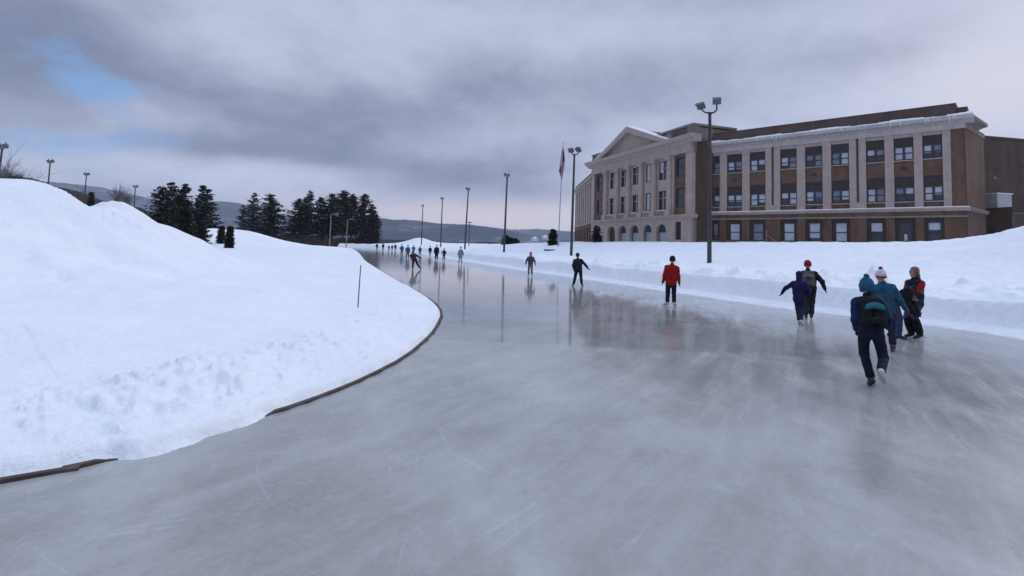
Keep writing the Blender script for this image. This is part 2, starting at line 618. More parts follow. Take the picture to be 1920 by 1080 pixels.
def terrain(x, y, fine=True):
    x = np.asarray(x, float)
    y = np.asarray(y, float)
    di, wi = polydist(x, y, INNER)
    ins = inside(x, y, INNER_POLY)
    do, wo_ = polydist(x, y, OUTER)
    rink = inside(x, y, OUTER_POLY)
    n1 = fbm(x * 1.7, y * 1.7, 3, 4)
    n2 = fbm(x * 0.35, y * 0.35, 11, 4)
    n3 = fbm(x * 4.5, y * 4.5, 23, 3)
    # --- infield
    gap = sstep(wi, 22, 25) * sstep(wi, 38, 35)            # here the snow has slid over the kerb board
    d = np.where(ins, di, -di) + 0.015 * n1 + gap * (0.14 + 0.09 * n1 + 0.04 * n3)
    dd = np.maximum(d, 0)
    lip = 0.14 * sstep(dd, 0, 0.2) + 0.14 * sstep(dd, 0.2, 1.5)
    near = np.exp(-((wi - 36) / 24.0) ** 2)
    ridge = np.exp(-((dd - 1.55) / 0.42) ** 2) * (0.14 + 0.13 * np.maximum(n1, -0.3) + 0.10 * n3) * near * 0.6
    ridge += np.exp(-((dd - 0.75) / 0.3) ** 2) * (0.07 * n1 + 0.06 * n3) * near
    chunks = np.maximum(n3 - 0.2, 0) * 0.12 * np.exp(-((dd - 1.3) / 0.8) ** 2) * near
    wx, wy = x + 0.12 * n1, y + 0.12 * n3
    pv, pe = worley(wx * 3.6, wy * 3.6, 51)
    pv2, pe2 = worley(wx * 8.5, wy * 8.5, 61)
    band = np.exp(-((dd - 1.5 - 0.25 * n1) / 0.55) ** 2) * near
    chunks += band * (np.maximum(pv - 0.7, 0) * 0.17 * sstep(pe, 0.02, 0.2) + np.maximum(pv2 - 0.62, 0) * 0.08 * sstep(pe2, 0.02, 0.25))
    chunks += np.maximum(pv2 - 0.9, 0) * 0.5 * sstep(pe2, 0.02, 0.3) * sstep(dd, 0.1, 0.3) * sstep(dd, 3.2, 1.2)
    base = lip + ridge + chunks + 0.35 * sstep(dd, 1.2, 6) + 0.85 * sstep(dd, 8, 75) * sstep(y, 20, 90)
    mx, mw = polydist(x, y, [(p.x, p.y) for p in MOUND])
    mz = np.interp(mw, range(len(MOUND)), [p.z for p in MOUND])
    wid = np.interp(mw, [0, 4, 7, 9, 11], [5.6, 5.2, 3.6, 2.8, 2.6]) * (1 + 0.2 * n2)
    mound = (mz - 0.5) * np.exp(-(mx / wid) ** 2)
    rx, rw = polydist(x, y, [(p.x, p.y) for p in RISE])
    rz = np.interp(rw, range(len(RISE)), [p.z for p in RISE])
    rise = np.maximum(rz - base, 0) * np.exp(-(rx / 9.0) ** 2)
    hin = base + np.maximum(mound, rise) + 0.05 * n2 * sstep(dd, 1, 5) + 0.012 * n1 * sstep(dd, 0.3, 1)
    hin = np.where(d > 0, hin, np.maximum(d * 0.8, -0.3))
    # --- outside the rink: ploughed shelf, cut wall, rough spoil, then the slope up to the school
    e = np.where(rink, -do, do) + 0.05 * n1
    ee = np.maximum(e, 0)
    shelf = 0.05 * sstep(ee, 0, 0.15) + 0.06 * sstep(ee, 0.1, 1.1)
    wallp = 1.25 + 0.28 * n2
    wall = (0.74 + 0.12 * n2 + 0.04 * n3) * sstep(ee, wallp, wallp + 0.26)
    spoil = sstep(ee, 1.6, 2.4) * np.exp(-((ee - 3.6) / 2.6) ** 2)
    lumps = 0.24 * np.maximum(fbm(x * 0.62, y * 0.62, 41, 4) + 0.12, 0) + 0.10 * n1 + 0.04 * n3
    block = np.maximum(fbm(x * 0.9, y * 0.9, 77, 4, 0.6) - 0.3, 0) * 1.1 * (1 + 0.6 * n1 + 0.5 * n3)
    bv, be = worley((x + 0.2 * n1) * 1.15, (y + 0.2 * n3) * 1.15, 81)
    block = np.maximum(block, 0) * 0.6 + np.maximum(bv - 0.76, 0) * 0.85 * sstep(be, 0.02, 0.3)
    plate = 1.5 + 0.78 * sstep(x, -8, 16) + 0.15 * sstep(x, 22, 34)
    slope = plate * sstep(ee, 3.0, 27.0 + 6 * sstep(-x, 0, 20))
    hump = 2.95 * np.exp(-((x - 29.6) / 5.2) ** 2 - ((y - 22.0) / 8.0) ** 2) + 2.0 * np.exp(-((x - 42) / 8) ** 2 - ((y - 26) / 10) ** 2)
    hump += 1.0 * np.exp(-((x + 34) / 5.0) ** 2 - ((y - 196) / 4.0) ** 2) * 1.9
    hump += 0.9 * np.exp(-((x + 22) / 4.0) ** 2 - ((y - 150) / 4.0) ** 2)
    hout = shelf + wall + spoil * (lumps + block + 0.22) + slope + hump * sstep(ee, 1.5, 5) + 0.06 * n2 * sstep(ee, 2, 8)
    hout = np.where(e > 0, hout, np.maximum(e * 0.8, -0.3))
    h = np.where(e > 0, hout, np.where(ins | (d > 0), hin, np.maximum(np.maximum(hin, hout), -0.3)))
    # far off the land falls away to the valley
    rr = np.hypot(x, y)
    h = h - 1.0 * sstep(rr, 195, 235) - 24 * sstep(rr, 235, 900)
    return h


def tz(x, y):
    return float(terrain(np.array([x]), np.array([y]))[0])


SNOW = snow_mat()
ICE = ice_mat()


def grid_mesh(name, az0, az1, na, rads, m):
    a = np.linspace(az0, az1, na)
    AA, RR = np.meshgrid(a, rads)
    X, Y = RR * np.sin(AA), RR * np.cos(AA)
    Z = terrain(X.ravel(), Y.ravel()).reshape(X.shape)
    nr = len(rads)
    V = np.stack([X, Y, Z], -1).reshape(-1, 3)
    i = np.arange(nr - 1)[:, None] * na + np.arange(na - 1)[None, :]
    F = np.stack([i, i + 1, i + na + 1, i + na], -1).reshape(-1, 4)[:, ::-1]
    me = bpy.data.meshes.new(name)
    me.vertices.add(len(V))
    me.vertices.foreach_set('co', V.ravel())
    me.loops.add(F.size)
    me.polygons.add(len(F))
    me.loops.foreach_set('vertex_index', F.ravel().astype(np.int32))
    me.polygons.foreach_set('loop_start', (np.arange(len(F)) * 4).astype(np.int32))
    me.update(calc_edges=True)
    me.validate()
    o = link(name, me, m, smooth=True)
    return o


rads = np.concatenate([np.exp(np.linspace(math.log(2.4), math.log(220), 620)), np.exp(np.linspace(math.log(226), math.log(9000), 60))])
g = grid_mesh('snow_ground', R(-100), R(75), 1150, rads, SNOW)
tag(g, kind='structure')

mb = MB()
mb.add([(-420, -60, 0), (60, -60, 0), (60, 260, 0), (-420, 260, 0)], [(0, 1, 2, 3)])
ice = tag(mb.build('ice_track', ICE), kind='structure')

# kerb boards along the inner edge, buried where the snow has slid over them
WOOD = mat('weathered_board', (0.05, 0.034, 0.028), 0.8, 0.3, 3.0, color2=(0.12, 0.088, 0.078))


def kerb(i0, i1, label):
    pts = [Vector((p[0], p[1], 0)) for p in INNER[i0:i1]]
    mb = MB()
    vs, fs = [], []
    for k, p in enumerate(pts):
        t = (pts[min(k + 1, len(pts) - 1)] - pts[max(k - 1, 0)]).normalized()
        nrm = Vector((-t.y, t.x, 0))
        wob = 0.010 * math.sin(k * 1.7) + 0.006 * math.sin(k * 4.1)
        sink = 0.05 * max(0, 1 - min(k, len(pts) - 1 - k) / 4.0)
        far = min(1.6, 1.0 + 0.02 * max(0, p.y - 10))
        for off, z in ((-0.03 * far, -0.02), (-0.03 * far, 0.022), (-0.022 * far, 0.028), (0.045 * far, 0.03), (0.045 * far, -0.02)):
            q = p - nrm * (off + wob - 0.02)
            vs.append((q.x, q.y, z + wob * 0.4 - sink))
    for k in range(len(pts) - 1):
        for j in range(5):
            fs.append((k * 5 + j, k * 5 + (j + 1) % 5, (k + 1) * 5 + (j + 1) % 5, (k + 1) * 5 + j))
    fs.append(tuple(range(4, -1, -1)))
    fs.append(tuple((len(pts) - 1) * 5 + j for j in range(5)))
    mb.add(vs, fs)
    o = mb.build('kerb_board', WOOD)
    return tag(o, label, 'kerb board', 'kerb boards along the infield edge')


kerb(4, 26, 'short piece of brown kerb board at the near left, half under snow')
kerb(35, 104, 'long curved brown kerb board round the tip of the infield snow')


# ------------------------------------------------------------------ hills
def hill(name, prof, Y, depth, m, seed, rough=6.0, floor=-30.0, kind='structure'):
    """prof: picture (x, y) of the skyline, raised at distance Y and falling off to both sides"""
    pts = [at(px, py, Y) for px, py in prof]
    xs = [p.x for p in pts]
    zs = [p.z for p in pts]
    nx, ny = 320, 26
    X = np.linspace(xs[0], xs[-1], nx)
    ridge = np.interp(X, xs, zs)
    T = np.linspace(-1, 1, ny)
    XX, TT = np.meshgrid(X, T)
    fall = np.cos(TT * math.pi / 2) ** 1.2
    YY = Y + TT * depth * (1 + 0.12 * fbm(XX / depth, TT, seed, 3))
    ZZ = floor + (np.interp(XX, xs, zs) - floor) * fall
    ZZ += fbm(XX / (depth * 0.5), YY / (depth * 0.5), seed + 5, 4) * rough * 2.5 * (1 - fall) * fall * 2
    ZZ += fbm(XX / (rough * 2.2), YY / (rough * 2.2), seed + 9, 3) * rough * 0.34
    V = np.stack([XX, YY, ZZ], -1).reshape(-1, 3)
    F = [(i * nx + j, i * nx + j + 1, (i + 1) * nx + j + 1, (i + 1) * nx + j) for i in range(ny - 1) for j in range(nx - 1)]
    me = bpy.data.meshes.new(name)
    me.from_pydata(V.tolist(), [], F)
    return tag(link(name, me, m, smooth=True), kind=kind)


HILLF = forest_mat('haze_tinted_forest', (0.034, 0.044, 0.064), (0.07, 0.084, 0.11), (0.5, 0.53, 0.58), 0.004, 0.5)  # blue of the distant haze partly mixed into the forest colour
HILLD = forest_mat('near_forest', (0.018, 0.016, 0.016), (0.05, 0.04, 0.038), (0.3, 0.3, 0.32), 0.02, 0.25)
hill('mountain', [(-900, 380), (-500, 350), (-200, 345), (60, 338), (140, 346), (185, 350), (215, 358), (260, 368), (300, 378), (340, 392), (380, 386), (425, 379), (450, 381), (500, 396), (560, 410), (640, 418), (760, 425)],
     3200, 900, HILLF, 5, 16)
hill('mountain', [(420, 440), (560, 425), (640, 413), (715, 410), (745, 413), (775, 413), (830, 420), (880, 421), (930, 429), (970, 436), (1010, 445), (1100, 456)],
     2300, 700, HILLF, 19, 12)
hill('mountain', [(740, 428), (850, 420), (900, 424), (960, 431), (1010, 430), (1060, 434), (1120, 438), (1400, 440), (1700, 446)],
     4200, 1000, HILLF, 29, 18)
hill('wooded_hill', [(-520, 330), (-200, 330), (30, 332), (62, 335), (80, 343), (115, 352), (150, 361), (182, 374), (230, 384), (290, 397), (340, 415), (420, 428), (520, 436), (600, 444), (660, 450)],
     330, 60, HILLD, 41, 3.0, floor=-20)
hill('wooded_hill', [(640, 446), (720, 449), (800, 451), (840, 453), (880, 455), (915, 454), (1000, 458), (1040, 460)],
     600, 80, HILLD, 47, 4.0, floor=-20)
# ------------------------------------------------------------------ the school
BRICK = brick_mat('brick', (0.115, 0.056, 0.033), (0.15, 0.078, 0.048), (0.13, 0.106, 0.09))
BRICKD = brick_mat('dark_brick', (0.075, 0.042, 0.03), (0.10, 0.055, 0.04), (0.09, 0.075, 0.066))
STONE = stone_mat('limestone', (0.385, 0.315, 0.28))
STONEP = stone_mat('pale_cornice_stone', (0.45, 0.41, 0.395), 0.3)
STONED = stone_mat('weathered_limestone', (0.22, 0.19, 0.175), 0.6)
ROOFM = mat('roof_parapet', (0.085, 0.055, 0.05), 0.8, 0.2, 1.0)
FRAME = mat('window_frame', (0.03, 0.036, 0.05), 0.6, 0.2)
PANEL = mat('transom_panel', (0.035, 0.026, 0.025), 0.6, 0.25, 2.0)
GLASS = mat('window_glass', (0.03, 0.035, 0.045), 0.06, 0.2, 1.0, spec=0.6)
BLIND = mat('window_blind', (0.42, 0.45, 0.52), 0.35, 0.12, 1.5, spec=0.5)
BLINDD = mat('dark_blind', (0.16, 0.18, 0.23), 0.25, 0.15, 1.5, spec=0.5)  # darker blind tone, given to some of the panes
SNOWT = mat('settled_snow', (0.82, 0.84, 0.88), 0.8, 0.05, 3.0)
IRON = mat('vent_metal', (0.03, 0.028, 0.028), 0.6, 0.2)

S_ROOT = Vector((26.3, 75.0, 2.6))
school = empty('school_building', S_ROOT, 'long three storey brick and limestone school with pedimented centre above the snow bank', 'school building')
rs = random.Random(4)


class Face:
    """a facade: u runs along it to the right as seen from the rink, d sticks out towards the rink"""
    def __init__(s, left, right):
        s.o = Vector((*left, 0))
        v = Vector((*right, 0)) - s.o
        s.len = v.length
        s.rot = math.atan2(v.y, v.x)
        s.loc = s.o - S_ROOT

    def build(s, mb, name, m, parent=None, label=None, smooth=False):
        # d>0 is towards the rink: local -y
        mb.v = [(x, -y, z) for x, y, z in mb.v]
        mb.f = [tuple(reversed(q)) for q in mb.f]
        if parent is None:
            o = mb.build(name, m, school, s.loc, s.rot, smooth)
        else:
            o = mb.build(name, m, parent, None, 0, smooth)
        if label:
            o['label'] = label
        return o

    def u_at(s, px):
        d = ray(px, 400)
        e = Vector((math.cos(s.rot), math.sin(s.rot)))
        # o + e*u = t*d
        det = e.x * (-d.y) - e.y * (-d.x)
        return ((-s.o.x) * (-d.y) - (-s.o.y) * (-d.x)) / det


def sash_window(F, u0, u1, z0, z1, transom, d=-0.16, panes=2, blind=None, name='window', lower=None, dark=False, t=0.09, sill=False, cross=False):
    """dark frame with a solid transom panel over two double-hung sashes"""
    mb = MB()
    zt = z1 - (z1 - z0) * transom
    mb.box(u0, u0 + t, d - 0.1, d + 0.05, z0, z1)
    mb.box(u1 - t, u1, d - 0.1, d + 0.05, z0, z1)
    mb.box(u0 + t, u1 - t, d - 0.1, d + 0.05, z0, z0 + t)
    mb.box(u0 + t, u1 - t, d - 0.1, d + 0.05, z1 - t, z1)
    if transom > 0:
        mb.box(u0 + t, u1 - t, d - 0.06, d + 0.02, zt, z1 - t, 1)
        mb.box(u0 + t, u1 - t, d - 0.1, d + 0.05, zt - t, zt)
    else:
        zt = z1
    w = (u1 - u0 - 2 * t) / panes
    zm = (z0 + zt) / 2 if not cross else z0 + (zt - z0) * 0.62
    for k in range(1, panes):
        uc = u0 + t + w * k
        mb.box(uc - t * 0.8, uc + t * 0.8, d - 0.1, d + 0.053, z0 + t, zt - (t if transom > 0 else t), 2 if cross else 0)
    for k in range(panes):
        a = u0 + t + w * k + (t * 0.8 if k else 0)
        b = u0 + t + w * (k + 1) - (t * 0.8 if k < panes - 1 else 0)
        mb.box(a, b, d - 0.08, d + 0.03, zm - 0.05, zm + 0.05, 2 if cross else 0)
    fr = F.build(mb, name, [FRAME, PANEL, STONE] if cross else [FRAME, PANEL])
    if sill:
        sm = MB()
        sm.box(u0, u1, d - 0.04, 0.08, z0 - 0.1, z0)
        F.build(sm, 'sill', STONE, fr)
    for k in range(panes):
        a = u0 + t + w * k + (t * 0.8 if k else 0)
        b = u0 + t + w * (k + 1) - (t * 0.8 if k < panes - 1 else 0)
        pm = MB()
        r = rs.random()
        cut = z0 + t + (zt - t - z0 - t) * rs.choice((0, 0, 0, 0.25, 0.5, 0.4))
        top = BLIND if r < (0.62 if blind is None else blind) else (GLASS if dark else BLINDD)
        bot = GLASS if lower is None else lower
        if cut > z0 + t + 0.05:
            pm.box(a, b, d - 0.075, d - 0.05, z0 + t, cut, 1)
        pm.box(a, b, d - 0.075, d - 0.05, cut, zt - t, 0)
        F.build(pm, 'pane', [top, bot], fr)
    return fr


# ---- right wing
WG = Face((26.3, 75.0), (47.0, 55.0))
W = WG.len
Z0, ZL, ZF, ZC, ZP = 1.0, 7.5, 15.75, 17.0, 18.35
win_u = []
for a, b in ((1326, 1350), (1363, 1392), (1406, 1436), (1463.5, 1495), (1510.5, 1543.5), (1559.5, 1594), (1625.5, 1661), (1678, 1716), (1732.5, 1770.5)):
    win_u.append((WG.u_at(a), WG.u_at(b)))
LAST = WG.u_at(1786)
# solid backing and end block
mb = MB()
mb.box(0, W, -9.0, -0.32, Z0, ZP - 0.4)
WGcore = WG.build(mb, 'core_wall', BRICKD)
# ground storey brick piers
mb = MB()
edges = [0.0] + [q for p in win_u for q in p] + [W]
for k in range(0, len(edges), 2):
    mb.box(edges[k], edges[k + 1], -0.3, 0.12, Z0, 6.35)
mb.box(0, W, -0.3, 0.12, 6.35, ZL - 0.42)
for a, b in win_u:
    mb.box(a, b, -0.3, 0.02, Z0, 3.45)
WG.build(mb, 'ground_storey_wall', BRICK)
mb = MB()
for a, b in win_u:
    mb.box(a - 0.06, b + 0.06, -0.1, 0.17, 3.45, 3.6)
mb.box(0, W + 0.1, 0.123, 0.2, 3.05, 3.3)
mb.box(0, W + 0.13, 0.123, 0.19, 6.42, 6.6)
WG.build(mb, 'string_course', STONED)
mb = MB()
mb.prism([(-0.29, ZL - 0.42), (0.2, ZL - 0.42), (0.24, ZL - 0.3), (0.36, ZL - 0.2), (0.36, ZL - 0.04), (0.06, ZL), (-0.29, ZL)], 0, W + 0.36, 'x')
WG.build(mb, 'ledge', STONE)
mb = MB()
mb.box(0.03, W + 0.3, 0.07, 0.33, ZL - 0.037, ZL + 0.05)
WG.build(mb, 'ledge_snow', SNOWT)
# upper storeys: limestone piers, brick spandrels
piers = [(0.0, win_u[0][0])] + [(win_u[i][1], win_u[i + 1][0]) for i in range(8)] + [(win_u[8][1], LAST)]
for i, (a, b) in enumerate(piers):
    mb = MB()
    if b - a > 1.45:                                            # double pier with a recessed joint
        m_ = (a + b) / 2
        mb.box(a, m_ - 0.14, -0.3, 0.12, ZL, ZF)
        mb.box(m_ + 0.14, b, -0.3, 0.12, ZL, ZF)
        mb.box(m_ - 0.14, m_ + 0.14, -0.3, 0.03, ZL, ZF)
    else:
        mb.box(a, b, -0.3, 0.1, ZL, ZF)
    mb.box(a + 0.003, b - 0.003, 0.1 if b - a <= 1.45 else 0.12, 0.2, ZL + 0.05, ZL + 0.75)     # plinth block
    WG.build(mb, 'stone_pier', STONE)
for a, b in win_u:
    for z0_, z1_ in ((ZL, 8.1), (10.95, 12.7)):
        mb = MB()
        mb.box(a, b, -0.3, -0.03, z0_, z1_)
        WG.build(mb, 'brick_spandrel', BRICK)
    mb = MB()
    mb.box(a, b, -0.3, -0.04, 15.35, ZF)
    WG.build(mb, 'window_lintel', STONE)
mb = MB()
mb.box(LAST, W, -0.3, 0.06, ZL, ZF)
WG.build(mb, 'brick_corner', BRICK)
for i in (1, 4, 7):
    a, b = win_u[i]
    for zc in (11.85, 7.82):
        mb = MB()
        mb.box((a + b) / 2 - 0.28, (a + b) / 2 + 0.28, -0.03, 0.0, zc - 0.17 if zc > 9 else zc - 0.1, zc + 0.17 if zc > 9 else zc + 0.12)
        WG.build(mb, 'wall_vent', IRON)
for k in (2, 5):
    mb = MB()
    a, b = piers[k + 1]
    mb.tube([((a + b) / 2, 0.1, ZL), ((a + b) / 2, 0.1, ZF)], 0.07, 6)
    WG.build(mb, 'drain_pipe', IRON)
# entablature
mb = MB()
mb.box(0, LAST + 0.1, -0.31, 0.16, ZF, 16.3)
mb.box(LAST + 0.1, W + 0.16, -0.31, 0.10, ZF, 16.3)
mb.prism([(-0.31, 16.3), (0.24, 16.3), (0.3, 16.55), (0.75, 16.7), (0.85, 17.0), (-0.31, 17.0)], 0, W + 0.85, 'x')
for k in range(int(W / 0.55)):
    u = 0.3 + k * 0.55
    mb.box(u, u + 0.26, 0.27, 0.55, 16.4, 16.56)
WG.build(mb, 'cornice', STONEP)
mb = MB()
k = 0
u = 0.05
while u < W + 0.6:                                              # snow along the cornice, with icicles and slipped lumps
    L = rs.uniform(0.5, 1.3)
    h = 0.3 + 0.08 * math.sin(u * 0.9) + rs.uniform(-0.06, 0.06)
    mb.prism([(0.31, 17.003), (0.8, 17.003), (0.9, 17.02 + h * 0.3), (0.62, 17.0 + h * 0.85), (0.31, 17.02 + h)], u, min(u + L, W + 0.8), 'x')
    if rs.random() < 0.6:
        for q in range(rs.randint(2, 4)):
            uu = u + rs.uniform(0, L)
            ln = rs.uniform(0.08, 0.4) * rs.choice((1, 1, 1.8))
            mb.tube([(uu, 0.83, 17.0), (uu, 0.83, 17.0 - ln)], [0.035, 0.006], 5)
    u += L + 0.003
WG.build(mb, 'cornice_snow', SNOWT)
mb = MB()
mb.box(0, W - 0.6, -3.5, 0.3, 17.0, ZP)
mb.box(W - 0.6, W + 0.35, -3.5, 0.0, 17.0, ZP - 0.35)
mb.box(0, W - 0.55, -3.55, 0.36, ZP, ZP + 0.1)
WG.build(mb, 'roof_parapet', ROOFM)
for i, (a, b) in enumerate(win_u):
    sash_window(WG, a, b, 8.2, 10.95, 0.40, t=0.14, sill=True)
    sash_window(WG, a, b, 12.8, 15.35, 0.38, t=0.14, sill=True)
    # ground storey: one light in a dark surround
    mb = MB()
    ww = (b - a)
    c = (a + b) / 2
    hw = ww * 0.29
    zlo, zhi = (3.75, 5.85)
    mb.box(a, c - hw, -0.28, -0.12, 3.6, 6.35)
    mb.box(c + hw, b, -0.28, -0.12, 3.6, 6.35)
    mb.box(c - hw, c + hw, -0.28, -0.12, zhi, 6.35)
    mb.box(c - hw, c + hw, -0.28, -0.12, 3.6, zlo)
    if i == 7:                                                  # the bay with the doorway
        fr = WG.build(mb, 'door', PANEL, label='dark doorway bay')
        pm = MB()
        pm.box(c - hw, c + hw, -0.26, -0.2, zlo, zhi, 0)
        pm.box(c - 0.12, c + 0.15, -0.2, -0.17, 3.9, 4.6, 1)
        WG.build(pm, 'pane', [GLASS, BLIND], fr)
    else:
        mb.box(c - hw, c + hw, -0.24, -0.14, 4.72, 4.82)
        fr = WG.build(mb, 'window', PANEL)
        pm = MB()
        cut = {6: 4.9, 8: 5.1, 0: 4.4, 4: 4.1}.get(i, 3.75)
        if cut > 3.8:
            pm.box(c - hw, c + hw, -0.26, -0.22, zlo, cut, 1)
        pm.box(c - hw, c + hw, -0.26, -0.22, cut, zhi, 0)
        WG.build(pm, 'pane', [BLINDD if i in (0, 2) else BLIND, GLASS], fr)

# ---- end wall of the right wing
EW = Face((47.0, 55.0), (53.3, 59.9))
E = EW.len
mb = MB()
mb.box(0.01, E, -3.0, 0.1, Z0, ZF)
EW.build(mb, 'end_wall', BRICK)
mb = MB()
mb.prism([(-0.1, ZL - 0.42), (0.2, ZL - 0.42), (0.36, ZL - 0.2), (0.36, ZL), (-0.1, ZL)], 0.1, E + 0.2, 'x')
EW.build(mb, 'end_ledge', STONED)
mb = MB()
mb.box(0.0, E + 0.15, -0.1, 0.16, ZF, 16.3)
mb.prism([(-0.1, 16.3), (0.3, 16.55), (0.85, 16.7), (0.85, 17.03), (-0.1, 17.03)], -0.2, E * 0.75, 'x')
EW.build(mb, 'end_cornice', STONED)
mb = MB()
mb.box(0.2, E * 0.5, -2.0, 0.05, 17.03, 17.9)
EW.build(mb, 'roof_parapet', ROOFM)

# ---- centre pavilion
PV = Face((15.0, 99.0), (24.6, 72.4))
P = PV.len
PZL, PZF, PZC = 7.1, 15.7, 18.0
bays = []
for a, b in ((1143, 1154.5), (1163.5, 1175.5), (1185.5, 1198.5), (1210, 1223), (1234.5, 1250)):
    bays.append((PV.u_at(a), PV.u_at(b)))
endb = [(PV.u_at(1119.5), PV.u_at(1130.5)), (PV.u_at(1268), PV.u_at(1284))]
mb = MB()
mb.box(0, P, -11.0, -0.42, Z0, PZC + 0.2)
PV.build(mb, 'core_wall', BRICKD)
# arcade storey
allb = sorted(bays + endb)
ARC = []
for (a, b) in bays:
    c = (a + b) / 2
    ARC.append((c, (b - a) * 0.5 + 0.25))
mb = MB()
prev = 0.0
solids = [(c - r, c + r, r) for c, r in ARC]
for (a, b, r) in solids + [(P, P, 0)]:
    if b > a:
        mb.box(prev, a, -0.4, 0.25, Z0, PZL - 0.5)
        c = (a + b) / 2
        zs = 5.95 - r
        arc = [(c + r * math.cos(t), zs + r * math.sin(t)) for t in [math.pi * k / 10 for k in range(11)]]
        mb.prism([(b, PZL - 0.5)] + [(a, PZL - 0.5)] + list(reversed(arc)), -0.4, 0.25, 'y')
        prev = b
# right end of the arcade has a small window
ra, rb = endb[1]
mb.box(prev, ra, -0.4, 0.25, Z0, PZL - 0.5)
mb.box(ra, rb - 0.5, -0.4, 0.25, Z0, 3.6)
mb.box(ra, rb - 0.5, -0.4, 0.25, 6.1, PZL - 0.5)
mb.box(rb - 0.5, P, -0.4, 0.25, Z0, PZL - 0.5)
PV.build(mb, 'arcade_wall', STONE)
sash_window(PV, ra, rb - 0.5, 3.6, 6.1, 0.0, d=-0.1, panes=1, blind=0.1, dark=True)
GREYD = mat('door_paint', (0.30, 0.33, 0.38), 0.6, 0.1)
for i, (c, r) in enumerate(ARC):
    mb = MB()
    zs = 5.95 - r
    if i == 0:
        mb.box(c - r, c + r, -0.4, -0.3, Z0, zs + r)
        PV.build(mb, 'window', PANEL)
    else:
        mb.box(c - r, c - r + 0.15, -0.41, -0.25, Z0, zs)
        mb.box(c + r - 0.15, c + r, -0.41, -0.25, Z0, zs)
        mb.box(c - r, c + r, -0.41, -0.25, zs, zs + r)
        fr = PV.build(mb, 'door', FRAME)
        pm = MB()
        pm.box(c - r + 0.15, c + r - 0.15, -0.38, -0.3, Z0, zs)
        PV.build(pm, 'door_leaf', [GREYD], fr)
mb = MB()
mb.prism([(-0.4, PZL - 0.5), (0.35, PZL - 0.5), (0.45, PZL - 0.3), (0.7, PZL - 0.2), (0.7, PZL), (-0.4, PZL)], -0.5, P + 0.5, 'x')
PV.build(mb, 'ledge', STONE)
# balustrade blocks on the ledge below the columns
for c, r in ARC:
    mb = MB()
    mb.box(c - r - 0.1, c + r + 0.1, 0.2, 0.5, PZL, PZL + 0.75)
    bp_ = PV.build(mb, 'balcony_panel', STONED)
    mb = MB()
    mb.box(c - r - 0.05, c + r + 0.05, 0.22, 0.48, PZL + 0.75, PZL + 0.83)
    PV.build(mb, 'snow_cap', SNOWT, bp_)
# upper wall of the five centre bays, then columns
mb = MB()
ce = [endb[0][1] + 1.1] + [q for p in bays for q in p] + [endb[1][0] - 1.15]
for k in range(0, len(ce), 2):
    mb.box(ce[k], ce[k + 1], -0.4, 0.0, PZL, PZF)
for a, b in bays:
    mb.box(a, b, -0.4, 0.0, PZL, 8.05)
    mb.box(a, b, -0.4, 0.0, 10.85, 12.5)
    mb.box(a, b, -0.4, 0.0, 15.3, PZF)
mb.box(0, endb[0][0] - 0.9, -0.4, 0.2, PZL, PZF)
mb.box(endb[0][1] + 0.35, endb[0][1] + 1.1, -0.4, 0.2, PZL, PZF)
mb.box(endb[1][0] - 1.15, endb[1][0] - 0.35, -0.4, 0.2, PZL, PZF)
mb.box(endb[1][1] + 0.35, P, -0.4, 0.2, PZL, PZF)
PV.build(mb, 'stone_wall', STONE)
for k, (a, b) in enumerate(endb):
    mb = MB()
    x0 = a - (0.9 if k == 0 else 0.35)
    x1 = b + 0.35
    mb.box(x0, a, -0.4, 0.08, PZL, PZF)
    mb.box(b, x1, -0.4, 0.08, PZL, PZF)
    mb.box(a, b, -0.4, 0.08, PZL, 8.2)
    mb.box(a, b, -0.4, 0.08, 10.9, 12.5)
    mb.box(a, b, -0.4, 0.08, 15.25, PZF)
    PV.build(mb, 'brick_bay', BRICK)
cols = [bays[0][0] - 1.0] + [(bays[i][1] + bays[i + 1][0]) / 2 for i in range(4)] + [bays[4][1] + 1.0]
for c in cols:
    mb = MB()
    mb.box(c - 0.62, c + 0.62, 0.0, 0.75, PZL, PZL + 0.8)
    mb.tube([(c, 0.25, PZL + 0.8), (c, 0.25, 11.0), (c, 0.25, 15.2)], [0.5, 0.5, 0.42], 14)
    mb.box(c - 0.6, c + 0.6, 0.0, 0.75, 15.2, PZF)
    PV.build(mb, 'column', STONE)
for a, b in bays:
    for z0, z1 in ((8.05, 10.85), (12.5, 15.3)):
        sash_window(PV, a, b, z0, z1, 0.0, d=-0.15, panes=2, blind=0.12, dark=True, t=0.11, cross=True)
for a, b in endb:
    for z0, z1 in ((8.2, 10.9), (12.5, 15.25)):
        sash_window(PV, a, b, z0, z1, 0.0, d=-0.1, panes=1, blind=0.1, dark=True, t=0.14)
mb = MB()
mb.box(-0.05, P + 0.05, -0.41, 0.35, PZF, 17.0)
mb.prism([(-0.41, 17.0), (0.45, 17.0), (0.6, 17.3), (1.15, 17.5), (1.3, PZC), (-0.41, PZC)], -1.2, P + 1.2, 'x')
PV.build(mb, 'cornice', STONE)
